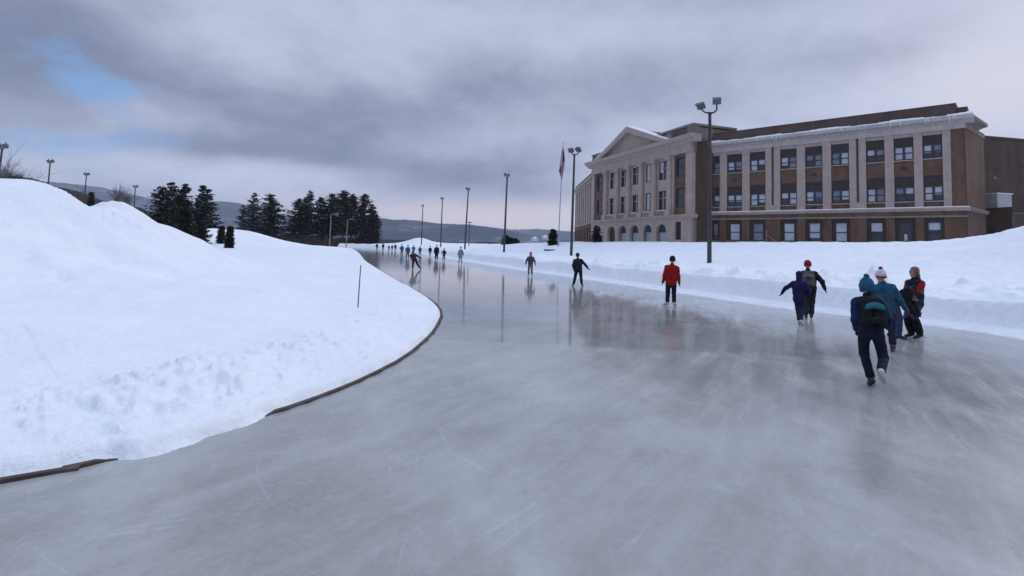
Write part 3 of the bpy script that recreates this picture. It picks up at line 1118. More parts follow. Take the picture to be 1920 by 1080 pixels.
# pediment
pa, pb = PV.u_at(1127), PV.u_at(1257)
pm_ = PV.u_at(1184)
AP = 22.1
mb = MB()
mb.prism([(pa + 0.8, PZC), (pb - 0.8, PZC), (pm_, AP - 0.9)], -0.6, 0.3, 'y')
PV.build(mb, 'pediment', STONE)
mb = MB()
for s_, e_ in ((pa - 0.6, pm_), (pb + 0.6, pm_)):
    q = [(s_, PZC), (e_, AP), (e_, AP - 0.95), (s_ + (1.9 if s_ < e_ else -1.9), PZC)]
    mb.prism(q, -0.6, 1.2, 'y')
PV.build(mb, 'pediment_cornice', STONE)
mb = MB()
for s_, e_ in ((pa - 0.6, pm_), (pb + 0.6, pm_)):
    q = [(s_, PZC + 0.004), (e_, AP + 0.004), (e_, AP + 0.13), (s_, PZC + 0.15)]
    mb.prism(q, -0.5, 1.22, 'y')
PV.build(mb, 'pediment_snow', SNOWT)
mb = MB()
mb.prism([(pa, PZC + 0.01), (pb, PZC + 0.01), (pm_, AP - 0.3)], -9.0, -0.61, 'y')
PV.build(mb, 'gable_roof', ROOFM)
# attic blocks at both ends
q0 = PV.u_at(1234)
mb = MB()
mb.box(q0, P + 0.2, -7.0, 0.1, PZC, 19.15)
mb.box(P - 1.0, P + 0.3, -0.9, 0.2, PZC, 19.3)
mb.box(P - 0.95, P + 0.28, -7.1, -6.0, PZC, 19.3)
mb.box(q0 + 2.2, q0 + 3.3, -0.5, 0.2, PZC, 19.25)
mb.box(q0 - 0.1, P + 0.42, -7.2, 0.32, 19.3, 19.6)
PV.build(mb, 'attic_block', STONED)
mb = MB()
mb.box(-0.1, PV.u_at(1135), -7.0, 0.2, PZC, 19.2)
mb.box(-0.25, PV.u_at(1135) + .1, -7.1, 0.32, 19.2, 19.45)
PV.build(mb, 'attic_block', STONED)
mb = MB()
mb.box(q0 + 3.5, P - 1.2, 0.1, 0.14, PZC + 0.15, 19.0)
mb.box(0.5, PV.u_at(1135) - 0.5, 0.2, 0.24, PZC + 0.15, 19.0)
PV.build(mb, 'brick_attic_panel', BRICK)
# return wall where the pavilion stands forward of the wing
RV = Face((24.6, 72.4), (26.75, 74.75))
mb = MB()
mb.box(0.25, RV.len, -0.3, 0.1, Z0, PZF)
RV.build(mb, 'return_wall', BRICK)
mb = MB()
mb.box(0.0, RV.len, -0.3, 0.28, PZF, 17.0)
mb.prism([(-0.3, 17.0), (0.5, 17.2), (1.1, 17.5), (1.2, PZC - 0.01), (-0.3, PZC - 0.01)], 0.0, RV.len, 'x')
RV.build(mb, 'return_cornice', STONED)
mb = MB()
mb.box(0, RV.len, -0.3, 0.3, Z0, PZL - 0.51)
RV.build(mb, 'return_plinth', STONED)
mb = MB()
mb.box(0.6, RV.len - 0.4, 0.1, 0.14, PZC + 0.15, 19.0)
RV.build(mb, 'brick_attic_panel', BRICKD)

# ---- left wing, seen at a slant
LW = Face((16.0, 134.0), (16.0, 103.0))
L = LW.len
mb = MB()
mb.box(0, L, -8.0, -0.3, Z0, 16.4)
LW.build(mb, 'core_wall', BRICKD)
nb = 9
mb, mk = MB(), MB()
lwin = []
for k in range(nb):
    a = L * (k + 0.28) / nb
    b = L * (k + 0.78) / nb
    lwin.append((a, b))
    mk.box(a, b, -0.3, -0.05, 7.3, 8.1)
    mk.box(a, b, -0.3, -0.05, 10.9, 12.4)
e_ = [0.0] + [q for p in lwin for q in p] + [L]
for k in range(0, len(e_), 2):
    mb.box(e_[k], e_[k + 1], -0.3, 0.12, 7.3, 15.3)
LW.build(mb, 'stone_piers', STONE)
mk.box(0, L, -0.3, 0.12, 6.3, 7.0)
for k in range(0, len(e_), 2):
    mk.box(e_[k], e_[k + 1], -0.3, 0.12, Z0, 6.3)
LW.build(mk, 'brick_spandrels', BRICK)
mb = MB()
mb.box(0, L, -0.3, 0.3, 7.0, 7.3)
mb.box(0, L, -0.3, 0.2, 15.3, 15.9)
mb.box(0, L, -0.3, 0.7, 15.9, 16.4)
LW.build(mb, 'cornice', STONE)
mb = MB()
mb.box(0, L, -3, 0.1, 16.4, 17.3)
LW.build(mb, 'roof_parapet', ROOFM)
for a, b in lwin:
    sash_window(LW, a, b, 8.1, 10.9, 0.35, panes=1)
    sash_window(LW, a, b, 12.4, 15.3, 0.35, panes=1)
    sash_window(LW, a, b, 3.6, 6.3, 0.3, panes=1, blind=0.2)

# ---- the separate brick block to the right
AX = Face((54.6, 62.2), (74.0, 66.0))
annex = empty('brick_building', Vector((54.6, 62.2, 2.6)), 'plain windowless brick block at the right edge beside the school', 'building')
S_ROOT_keep, school_keep = S_ROOT, school
S_ROOT, school = Vector((54.6, 62.2, 2.6)), annex
AX.loc = AX.o - S_ROOT
mb = MB()
mb.box(0, AX.len, -14, 0, 0.5, 16.5)
AX.build(mb, 'wall', BRICKD)
mb = MB()
mb.box(-0.1, AX.len, -14, 0.1, 16.5, 16.75)
AX.build(mb, 'coping', ROOFM)
mb = MB()
mb.box(0.9, 3.0, 0.0, 1.4, 8.1, 9.7)
hv = AX.build(mb, 'roof_hatch_box', mat('grey_sheet_metal', (0.42, 0.42, 0.42), 0.6, 0.1))
mb = MB()
mb.box(0.8, 3.1, -0.0, 1.5, 9.7, 9.8)
AX.build(mb, 'hatch_lid', SNOWT, hv)
mb = MB()
mb.tube([(2.2, 0.12, 11.7), (2.2, 0.3, 11.75)], 0.12, 8)
AX.build(mb, 'wall_lamp', STONE)
mb = MB()
mb.box(0.0, AX.len, 0.0, 3.6, 0.5, 5.0)
mb.box(0.0, 1.2, 0.0, 3.6, 5.0, 8.0)
AX.build(mb, 'low_wall', BRICKD)
S_ROOT, school = S_ROOT_keep, school_keep

# chain link fence in front of the block
FENCE = mat('fence_steel', (0.10, 0.105, 0.115), 0.5, 0.2, metal=0.6)
f0, f1 = Vector((48.5, 51.5)), Vector((66.0, 52.5))
fence = empty('chain_link_fence', (f0.x, f0.y, 3.2), 'dark chain link fence with thin rail at the right edge under the brick block', 'fence')
fv = f1 - f0
for k in range(7):
    p = fv * (k / 6)
    mb = MB()
    mb.tube([(p.x, p.y, -1.2), (p.x, p.y, 3.5)], 0.05, 6)
    mb.build('post', FENCE, fence)
mb = MB()
mb.tube([(0, 0, 3.45), (fv.x, fv.y, 3.45)], 0.045, 6)
mb.tube([(0, 0, 1.6), (fv.x, fv.y, 1.6)], 0.03, 6)
mb.build('rail', FENCE, fence)
mb = MB()
nw = 70
for k in range(nw + 8):
    for sgn in (1, -1):
        pts = []
        for h_ in (-0.8, 3.4):
            t = (k - 4) / nw + sgn * (h_ - 1.3) * 0.028
            t = min(max(t, 0), 1)
            pts.append((fv.x * t, fv.y * t + sgn * 0.006, h_))
        mb.tube(pts, 0.008, 3, cap=False)
mb.build('wire_mesh', FENCE, fence)

# twin wires of a stay / handrail by the school wall
mb = MB()
st = at(1437, 452, 62)
rail = empty('handrail', (st.x, st.y, tz(st.x, st.y)), 'pale slanting handrail stub in the snow before the school wall', 'handrail')
mb.tube([(0, 0, -0.4), (0, 0, 1.5)], 0.05, 6)
mb.build('post', STONED, rail)
mb = MB()
mb.tube([(0, 0, 1.0), (0.9, -0.8, 0.1)], 0.04, 6)
mb.build('brace', STONED, rail)
# ------------------------------------------------------------------ floodlight poles
POLE = mat('pole_steel', (0.055, 0.052, 0.06), 0.55, 0.25, 2.0, metal=0.3)
LAMPB = mat('lamp_housing', (0.10, 0.10, 0.115), 0.5, 0.2, 4.0, metal=0.4)
LENS = mat('lamp_glass', (0.10, 0.105, 0.12), 0.12, 0.1, 3.0, spec=0.6)


def floodlight(parent, pos, yaw, tilt, s):
    """box housing that narrows to the back, a visor and a glass front; returns the housing"""
    Mx = Matrix.Translation(pos) @ Matrix.Rotation(yaw, 4, 'Z') @ Matrix.Rotation(tilt, 4, 'X')
    def tf(vs):
        return [tuple(Mx @ (Vector(v) * s)) for v in vs]
    mb = MB()
    f = [(-.5, .3, -.42), (.5, .3, -.42), (.5, .3, .42), (-.5, .3, .42)]
    m_ = [(-.48, -.05, -.40), (.48, -.05, -.40), (.48, -.05, .40), (-.48, -.05, .40)]
    b = [(-.24, -.42, -.22), (.24, -.42, -.22), (.24, -.42, .22), (-.24, -.42, .22)]
    vs = f + m_ + b
    fs = [(0, 1, 2, 3), (8, 11, 10, 9)]
    for r in (0, 4):
        for j in range(4):
            fs.append((r + j, r + 4 + j, r + 4 + (j + 1) % 4, r + (j + 1) % 4))
    mb.add(tf(vs), fs)
    vis = [(-.5, .3, .42), (.5, .3, .42), (.5, .62, .36), (-.5, .62, .36), (-.5, .3, .46), (.5, .3, .46), (.5, .63, .40), (-.5, .63, .40)]
    mb.add(tf(vis), [(0, 1, 2, 3), (7, 6, 5, 4), (0, 4, 5, 1), (1, 5, 6, 2), (2, 6, 7, 3), (3, 7, 4, 0)])
    h = mb.build('floodlight', LAMPB, parent)
    mb = MB()
    g_ = [(-.44, .306, -.36), (.44, .306, -.36), (.44, .306, .36), (-.44, .306, .36), (-.44, .32, -.36), (.44, .32, -.36), (.44, .32, .36), (-.44, .32, .36)]
    mb.add(tf(g_), [(0, 3, 2, 1), (4, 5, 6, 7), (0, 1, 5, 4), (1, 2, 6, 5), (2, 3, 7, 6), (3, 0, 4, 7)])
    mb.build('glass', LENS, h)
    return h


def lamp_pole(base, top, label, heads, group, rad=0.16, size=0.75, cat='light pole'):
    root = empty('floodlight_pole', base, label, cat, group)
    hv = top - base
    mb = MB()
    mb.tube([(0, 0, -1.0), (0, 0, 0.0), hv * 0.55, hv], [rad * 1.25, rad * 1.2, rad, rad * 0.8], 10)
    mb.tube([hv * 0.995, hv * 1.004], [rad * 1.2, rad * 1.2], 10)
    mb.build('pole', POLE, root)
    mb = MB()
    if len(heads) > 1:
        xs = [h[0] for h in heads]
        a, b = min(xs), max(xs)
        arc = [Vector((a, 0, 0.75)), Vector((a, 0, 0.25)), Vector((a * 0.6, 0, 0.05)), Vector((0, 0, 0)), Vector((b * 0.6, 0, 0.05)), Vector((b, 0, 0.25)), Vector((b, 0, 0.75))]
        mb.tube([hv + q for q in arc], 0.06, 6)
    else:
        mb.tube([hv, hv + Vector((heads[0][0], 0, 0.45))], 0.06, 6)
    mb.build('bracket', POLE, root)
    for hx, hz, yaw, tilt in heads:
        floodlight(root, hv + Vector((hx, 0, hz)), yaw, tilt, size)
    return root


PG = 'floodlight poles round the oval'
OUTP = [(1330, 512, 1331, 212, 38, 'nearest tall floodlight pole with two lamp heads in front of the school', 1.0),
        (1070.5, 494, 1077, 290, 57, 'floodlight pole with two lamp heads beside the flagpole and the pediment', 1.0),
        (944.5, 481, 951, 333, 77, 'floodlight pole with one visible lamp alone in open sky before the far hills', 0.0),
        (871, 474, 878, 358, 100, 'floodlight pole behind the skater in grey, next taller than its neighbour on the left', 0.0),
        (826, 468, 829.5, 375, 126, 'second floodlight pole from the tree row, behind the skater in black', 0.0),
        (790, 463, 793, 388, 155, 'farthest floodlight pole on the outer bank, just right of the dark trees', 0.0)]
for bx, by, tx, ty, Y, lab, two in OUTP:
    b = at(bx, by, Y)
    t = at(tx, ty, Y)
    t.y = b.y
    b.z = min(b.z, tz(b.x, b.y))
    if two:
        if Y < 50:
            heads = [(-0.62, 0.55, R(128), R(-38)), (0.5, 0.95, R(160), R(-38))]
        else:
            heads = [(-0.35, 0.5, R(150), R(-35)), (0.45, 0.6, R(20), R(-35))]
    else:
        heads = [(-0.3, 0.45, R(115), R(-32)), (0.12, 0.35, R(200), R(-32))]
    lamp_pole(b, t, lab, heads, PG, rad=0.135, size=0.58 if two else 0.42)
# thin mast behind the bank
mb = MB()
b, t = at(879, 462, 140), at(881, 416, 140)
mast = empty('utility_mast', (b.x, b.y, tz(b.x, b.y)), 'thin short mast with a crossarm beside the taller pole over the far bank', 'mast')
hh = t.z - tz(b.x, b.y)
mb.tube([(0, 0, -1), (0, 0, hh)], 0.11, 6)
mb.build('pole', POLE, mast)
mb = MB()
mb.tube([(-0.7, 0, hh - 0.1), (0.7, 0, hh - 0.1)], 0.09, 6)
mb.build('crossarm', POLE, mast)
LEFTP = [(-8, 350, 4, 279, 60, 'floodlight pole cut by the left edge above the snow mound'),
         (90, 352, 94, 306, 88, 'floodlight pole on the wooded rise right of the big snow mound top'),
         (159, 372, 162, 329, 110, 'floodlight pole behind the dip in the snow mound'),
         (252, 392, 254, 352, 125, 'floodlight pole beside the bare trees left of the pines')]
for bx, by, tx, ty, Y, lab in LEFTP:
    b, t = at(bx, by, Y), at(tx, ty, Y)
    zb = tz(b.x, b.y)
    b.z = min(zb, b.z)
    lamp_pole(b, t, lab, [(-0.35, 0.3, R(140), R(-30)), (0.35, 0.35, R(215), R(-30))], PG, rad=0.12, size=0.55)
PALE = mat('pale_pole', (0.19, 0.19, 0.2), 0.5, 0.15, metal=0.2)
for bx, by, tx, ty, Y, lab in ((618, 459, 621, 402, 120, 'pale grey light pole in front of the middle of the tree row'),
                               (649, 460, 652, 412, 135, 'shorter pale light pole before the right part of the tree row')):
    b, t = at(bx, by, Y), at(tx, ty, Y)
    b.z = tz(b.x, b.y) - 0.2
    r_ = empty('light_pole', b, lab, 'light pole', 'pale light poles before the trees')
    hv = t - b
    mb = MB()
    mb.tube([(0, 0, -0.5), hv * 0.5, hv], [0.15, 0.13, 0.11], 8)
    mb.build('pole', PALE, r_)
    mb = MB()
    mb.tube([hv, hv + Vector((0.5, 0, 0.15)), hv + Vector((0.9, 0, 0.15))], 0.06, 6)
    mb.build('bracket', PALE, r_)
    mb = MB()
    mb.prism([(0.7, 0.05), (1.5, 0.05), (1.4, 0.25), (0.8, 0.28)], -0.18, 0.18, 'y')
    mb.v = [tuple(Vector(v) + hv) for v in mb.v]
    mb.build('lamp_head', PALE, r_)

# ------------------------------------------------------------------ flagpole with a hanging flag
b, t = at(1046.5, 452, 80), at(1057, 270, 80)
t.y = b.y
t.x = b.x + (t.x - b.x) * 0.8
b.z = tz(b.x, b.y) - 0.3
fl = empty('flagpole', b, 'tall slim pale flagpole with a limp striped flag beside the school', 'flagpole')
hv = t - b
FPM = mat('flagpole_paint', (0.36, 0.37, 0.40), 0.4, 0.1, metal=0.2)
mb = MB()
mb.tube([(0, 0, -0.5), hv * 0.5, hv], [0.09, 0.075, 0.04], 10)
mb.build('pole', FPM, fl)
mb = MB()
for k in range(7):
    pass
mb.tube([hv + Vector((0, 0, -0.02)), hv + Vector((0, 0, 0.06)), hv + Vector((0, 0, 0.14)), hv + Vector((0, 0, 0.2))], [0.02, 0.1, 0.1, 0.02], 10)
mb.build('finial', FPM, fl)
FLAG_R = mat('flag_red', (0.24, 0.04, 0.06), 0.85, 0.15)
FLAG_W = mat('flag_white', (0.5, 0.5, 0.52), 0.85, 0.08)
FLAG_B = mat('flag_blue', (0.035, 0.045, 0.12), 0.85, 0.15)
# cloth gathered into folds: the fly hangs down, stripes run down the folds
mb = MB()
nu, nv = 27, 30
H_ = 5.2
grid_ = []
for j in range(nv):
    v = j / (nv - 1)
    row = []
    for i in range(nu):
        u = i / (nu - 1)
        wdt = 0.15 + 0.7 * math.sin(min(1, v * 1.6) * math.pi / 2) * (1 - 0.45 * v)
        x = -0.07 - 0.05 * v + (u - 0.5) * wdt * 0.95 + 0.10 * math.sin(v * 4)
        y = 0.17 * math.sin(u * 11 + v * 2.2) * (0.4 + v)
        z = -0.5 - v * H_ * (0.72 + 0.28 * u) - 0.35 * (1 - u) * (1 - v)
        row.append(hv * ((hv.z + z) / hv.z) + Vector((x + 0.05, y, 0)))
    grid_.append(row)
vs = [p for r_ in grid_ for p in r_]
for j in range(nv - 1):
    for i in range(nu - 1):
        a = j * nu + i
        mi = 2 if (i >= 14 and j < 13) or (i < 9 and j > 20) else ((i // 2) % 2)
        mb.add([vs[a], vs[a + 1], vs[a + nu + 1], vs[a + nu]], [(0, 1, 2, 3)], mi)
mb.build('flag', [FLAG_R, FLAG_W, FLAG_B], fl, smooth=True)

# low dark slab on the snow, and the marker stake
GRAN = mat('dark_granite', (0.13, 0.13, 0.14), 0.7, 0.2, 4.0)
b = at(1031, 458, 72)
sl = empty('stone_bench', (b.x, b.y, tz(b.x, b.y) - 0.38), 'low dark grey stone bench capped with snow on the bank by the flagpole', 'bench')
mb = MB()
mb.box(-0.75, 0.75, -0.25, 0.25, 0.35, 0.58)
mb.build('seat', GRAN, sl)
for x in (-0.5, 0.5):
    mb = MB()
    mb.box(x - 0.14, x + 0.14, -0.22, 0.22, -0.3, 0.35)
    mb.build('leg', GRAN, sl)
mb = MB()
mb.prism([(-0.24, 0.583), (0.24, 0.583), (0.16, 0.66), (-0.16, 0.67)], -0.7, 0.7, 'x')
mb.build('snow_cap', SNOWT, sl)

STAKE = mat('stake_wood', (0.07, 0.075, 0.08), 0.7, 0.25, 8.0)
p = None
for Y in np.linspace(11, 19, 81):                              # where the foot of the stake meets the snow
    q = at(671, 577, Y)
    if tz(q.x, q.y) >= q.z:
        p = q
        break
p = p or at(671, 577, 15)
tp = at(676.5, 497, p.y)
mb = MB()
d_ = tp - p
mb.tube([d_ * -0.2, d_ * 0.5, d_], [0.016, 0.015, 0.013], 7)
so = mb.build('marker_stake', STAKE, None, p)
tag(so, 'thin dark marker stake upright in the infield snow', 'stake')

# ------------------------------------------------------------------ trees
BARK = mat('bark', (0.06, 0.045, 0.038), 0.9, 0.3, 5.0)
NEED = mat('needles', (0.016, 0.024, 0.018), 0.8, 0.3, 1.2, spec=0.1, color2=(0.036, 0.046, 0.034))
NEEDB = mat('brown_needles', (0.022, 0.019, 0.014), 0.8, 0.3, 1.2, spec=0.1, color2=(0.05, 0.035, 0.027))
FROST = mat('frosted_needles', (0.16, 0.18, 0.18), 0.8, 0.3, 1.5, spec=0.15, color2=(0.34, 0.37, 0.39))
TWIG = mat('twigs', (0.085, 0.07, 0.066), 0.9, 0.3, 3.0)


def conifer_mesh(seed, h, width, bare=0.15, open_=0.0, snow=0.08, spread=1.0, dens=1.0):
    """trunk mesh, crown mesh; crown is built of small drooping needle sprays along whorled limbs"""
    r = random.Random(seed)
    tk = MB()
    lean = (r.uniform(-.02, .02) * h, r.uniform(-.02, .02) * h)
    tk.tube([(0, 0, -1.5), (0, 0, 0), (lean[0] * .5, lean[1] * .5, h * .5), (lean[0], lean[1], h * .985)], [h * .021, h * .02, h * .012, h * .002], 8)
    cr = MB()
    nlev = int((15 + h * 1.9) * dens)
    for k in range(nlev):
        t = bare + (1 - bare) * (k + r.uniform(-.3, .3)) / nlev
        if t > 0.985 or t < 0.04:
            continue
        z = t * h
        q_ = min(1, max(0, (t - bare) / (1 - bare)))
        prof = (1 - q_ ** (1.9 / spread)) ** 0.85 * min(1.0, 0.6 + q_ * 2.5) + 0.07
        Lm = width * max(0.06, prof)
        for b in range(r.randint(4, 7)):
            if r.random() < open_:
                continue
            a = r.uniform(0, 2 * math.pi)
            L = Lm * r.uniform(0.5, 1.12)
            rise = r.uniform(-.18, .22) + 0.25 * (t - 0.4)
            ca, sa = math.cos(a), math.sin(a)
            tip = Vector((ca * L, sa * L, rise * L))
            base = Vector((lean[0] * t, lean[1] * t, z))
            if L > 0.5:
                tk.tube([base, base + tip * 0.55 + Vector((0, 0, .04 * L)), base + tip * .9], [h * .0034, h * .0022, .008], 3, cap=False)
            ns = max(2, int(L * 3.0))
            for q in range(ns):
                f = (q + r.uniform(.3, 1.0)) / ns
                c = base + tip * f + Vector((r.gauss(0, .10), r.gauss(0, .10), r.gauss(0, .08))) * (0.4 + L * .3)
                sz = r.uniform(.48, .9) * (0.75 + .022 * h) * (1.15 - .4 * f)
                white = r.random() < snow
                for w_ in range(4):
                    aa = a + r.gauss(0, .9)
                    dr = Vector((math.cos(aa), math.sin(aa), r.uniform(-.55, .35))).normalized()
                    sd_ = dr.cross(Vector((r.uniform(-.5, .5), r.uniform(-.5, .5), 1))).normalized()
                    lw = sz * r.uniform(.2, .36)
                    p0 = c - dr * sz * .3
                    p1 = c + dr * sz * .75 - Vector((0, 0, sz * .16))
                    m_ = (p0 + p1) * .5 + Vector((0, 0, sz * .08))
                    cr.add([p0, m_ + sd_ * lw, p1, m_ - sd_ * lw], [(0, 1, 2, 3)], 1 if (white and w_ < 3) else 0)
    # leader
    for q in range(10):
        z = h * (.93 + .07 * q / 10)
        a = r.uniform(0, 6.28)
        sz = .5 * (1 - q / 11)
        p0 = Vector((lean[0] * z / h, lean[1] * z / h, z - .2))
        p1 = p0 + Vector((math.cos(a) * sz * .6, math.sin(a) * sz * .6, .35))
        s_ = Vector((-math.sin(a), math.cos(a), 0)) * .12
        cr.add([p0, (p0 + p1) / 2 + s_, p1, (p0 + p1) / 2 - s_], [(0, 1, 2, 3)], 0)
    return tk, cr


def conifer(px, topy, halfw, Y, seed, label, group, bare=.15, open_=0.0, snow=.08, spread=1.0, brown=False, name='pine_tree', cat='pine tree', basez=None, dens=1.0):
    top = at(px, topy, Y)
    zb = tz(top.x, top.y) - 0.2 if basez is None else basez
    h = top.z - zb
    tk, cr = conifer_mesh(seed, h, halfw / 1000 * Y * 1.45, bare, open_, snow, spread, dens)
    root = empty(name, (top.x, top.y, zb), label, cat, group, rotz=seed * 1.3)
    tk.build('trunk', BARK, root, smooth=True)
    cr.build('crown', [NEEDB if brown else NEED, FROST], root)
    return root


GA, GB, GS = 'pines behind the snow mound', 'row of tall pines beyond the infield', 'small snow bound evergreens on the infield'
conifer(308, 349, 33, 100, 1, 'broad layered pine at the left end of the tree line, partly behind the snow mound', GA, bare=.02, snow=.10)
conifer(325, 341, 24, 104, 2, 'tall narrow topped pine second from the left behind the mound', GA, bare=.04, snow=.12)
conifer(338, 355, 22, 98, 3, 'shorter frosted pine squeezed between two taller pines behind the mound', GA, bare=.04, snow=.25)
conifer(351, 344, 19, 106, 4, 'pointed dark pine left of the sky gap in the mound cluster', GA, bare=.03, snow=.08)
conifer(379, 347, 17, 103, 5, 'pale tipped slim pine right of the sky gap in the mound cluster', GA, bare=.08, snow=.3)
conifer(391, 353, 21, 106, 6, 'spreading pine at the right end of the mound cluster', GA, bare=.03, snow=.1)
conifer(347, 388, 16, 62, 7, 'dark rounded cone shaped evergreen in front of the mound pines', GS, bare=.0, snow=.01, name='spruce_tree', cat='spruce', dens=1.5, spread=.8)
conifer(376, 420, 13, 74, 8, 'squat dark evergreen bush below the pale tipped pine', GS, bare=.0, snow=.02, name='spruce_tree', cat='spruce', spread=.5, dens=1.8)
conifer(416, 424, 4.6, 78, 9, 'left one of two little spruces standing in open snow', GS, bare=.0, snow=.1, name='spruce_tree', cat='spruce', dens=1.7)
conifer(432, 424, 4.4, 70, 10, 'right one of two little spruces standing in open snow', GS, bare=.0, snow=.02, name='spruce_tree', cat='spruce', dens=1.7)
BL = [(456, 384, 14, 168, dict(open_=.55, snow=.3, bare=.1), 'thin see-through pine at the left start of the tall row'),
      (478, 360, 16, 160, dict(open_=.35, snow=.35, bare=.1), 'slim greyish pine beside the broad round pine of the tall row'),
      (510, 363, 27, 150, dict(snow=.1, bare=.06, spread=.75), 'broad round topped pine standing clear in the tall row'),
      (560, 372, 24, 155, dict(snow=.12, bare=.05, spread=.8), 'wide dark pine left of the thin tall pine of the row'),
      (574, 368, 13, 165, dict(snow=.2, bare=.2), 'pine half hidden behind the wide dark pine of the row'),
      (584, 356, 12, 160, dict(open_=.4, snow=.3, bare=.2, spread=.7), 'thin tall pine with sky showing through its crown'),
      (602, 369, 18, 150, dict(snow=.05, bare=.1, spread=.9), 'dark pine with pointed top just left of the pale light pole'),
      (623, 362, 19, 152, dict(snow=.12, bare=.2, spread=.7), 'pine behind the taller pale light pole'),
      (647, 356, 18, 205, dict(snow=.1, bare=.2, spread=.6), 'tallest flat crowned pine behind the shorter pale light pole'),
      (662, 362, 13, 214, dict(snow=.03, bare=.2, spread=.6), 'narrow dark pine right of the tallest flat crowned pine'),
      (684, 363, 20, 212, dict(snow=.12, bare=.06, spread=.8), 'wide frosty tipped pine near the right end of the row'),
      (697, 383, 14, 209, dict(snow=.05, bare=.06, spread=.7), 'lower pine with brownish branches near the right end of the row'),
      (706, 402, 8, 206, dict(snow=.02, bare=.02, spread=.5), 'shortest brownish tree closing the right end of the row')]
for i, (px, ty, hw, Y, kw, lab) in enumerate(BL):
    conifer(px, ty, hw, Y, 20 + i, lab, GB, brown=i in (4, 8, 10, 11, 12), **kw)
conifer(1037, 430, 7, 88, 51, 'little dark spruce on the bank left of the flagpole foot', None, bare=.0, snow=.02, name='spruce_tree', cat='spruce', dens=1.6)
conifer(1119.5, 424, 8, 86, 52, 'small dark spruce against the left arch of the school', None, bare=.0, snow=.12, name='spruce_tree', cat='spruce', dens=1.6)
for i, (px, ty, hw) in enumerate(((949, 441, 7), (957, 445, 6), (967, 447, 7))):
    conifer(px, ty, hw, 130, 60 + i, ('left and tallest', 'middle', 'right and lowest')[i] + ' of three dark bushy evergreens peeping over the far bank', 'evergreens over the far bank',
            bare=0., snow=.02, name='evergreen_bush', cat='evergreen', dens=1.5, spread=.6)


def bare_tree(px, topy, halfw, Y, seed, label, name='bare_tree', cat='bare tree', dense=1.0, group='bare trees on the left', m=None, lift=0.0, thick=1.0):
    r = random.Random(seed)
    top = at(px, topy, Y)
    zb = tz(top.x, top.y) - 0.3 + lift
    h = top.z - zb
    wv = halfw / 1000 * Y
    root = empty(name, (top.x, top.y, zb), label, cat, group)
    tk = MB()
    tk.tube([(0, 0, -1), (0, 0, h * .3), (r.uniform(-.1, .1), 0, h * .7)], [h * .016, h * .013, h * .006], 7)
    tk.build('trunk', BARK, root)
    br = MB()
    def grow(p, d, L, rad, lev):
        q = p + d * L
        mid = (p + q) / 2 + Vector((r.gauss(0, .05), r.gauss(0, .05), r.gauss(0, .03))) * L
        br.tube([p, mid, q], [rad, rad * .8, rad * .55], 4 if lev < 2 else 3, cap=False)
        if lev >= 4:
            return
        for k in range(r.randint(2, 3) if lev > 0 else r.randint(3, 4)):
            f = r.uniform(.45, 1)
            nd = (d + Vector((r.gauss(0, .45), r.gauss(0, .45), r.uniform(0, .35)))).normalized()
            grow(p + (q - p) * f, nd, L * r.uniform(.55, .8), rad * .6, lev + 1)
    for k in range(int(9 * dense)):
        z = h * r.uniform(.18, .62)
        a = r.uniform(0, 6.28)
        d = Vector((math.cos(a) * wv / h * 1.5, math.sin(a) * wv / h * 1.5, r.uniform(.6, 1.0))).normalized()
        grow(Vector((0, 0, z)), d, (h - z) * r.uniform(.28, .42), h * .005 * thick, 0)
    br.build('branches', m or TWIG, root)
    return root


bare_tree(222, 336, 12, 118, 71, 'pale bare tree with upright twigs in the dip right of the second floodlight pole')
bare_tree(238, 350, 10, 122, 72, 'smaller bare tree touching the third floodlight pole')
bare_tree(148, 344, 14, 112, 73, 'low spreading bare tree over the dark wooded rise')
bare_tree(166, 348, 9, 108, 74, 'bare bush like tree leaning on the second floodlight pole')
conifer(172, 360, 5, 100, 75, 'tiny dark spruce in the dip of the snow mound', None, bare=0., snow=.05, name='spruce_tree', cat='spruce', dens=1.6)
bare_tree(4, 284, 22, 21, 76, 'tangled leafless bush on top of the snow mound at the left edge', 'bare_bush', 'bush', 4.5, m=FROST, thick=1.6)
bare_tree(26, 312, 20, 20, 77, 'low frosty bramble spilling over the top of the snow mound', 'bare_bush', 'bush', 4.0, m=TWIG, thick=1.8)

# brown undergrowth under the pines: nobody could count its stems
r = random.Random(99)
mb = MB()
for k in range(5200):
    px = r.uniform(330, 706)
    Y = r.uniform(138, 178) if px < 632 else r.uniform(206, 232)
    p = at(px, 440, Y)
    zg = tz(p.x, p.y)
    hgt = r.uniform(0.8, 3.4) * (1.0 if px > 440 else .7)
    d = Vector((r.gauss(0, .35), r.gauss(0, .35), 1)) * hgt
    b = Vector((p.x, p.y, zg - .3))
    sd_ = Vector((r.gauss(0, 1), r.gauss(0, 1), .2)).normalized() * r.uniform(.07, .24)
    mb.add([b, b + d * .6 + sd_, b + d, b + d * .5 - sd_], [(0, 1, 2, 3)])
th = mb.build('undergrowth', mat('undergrowth', (0.02, 0.014, 0.012), 0.9, 0.3, .5, color2=(0.055, 0.034, 0.028)))
tag(th, kind='stuff')

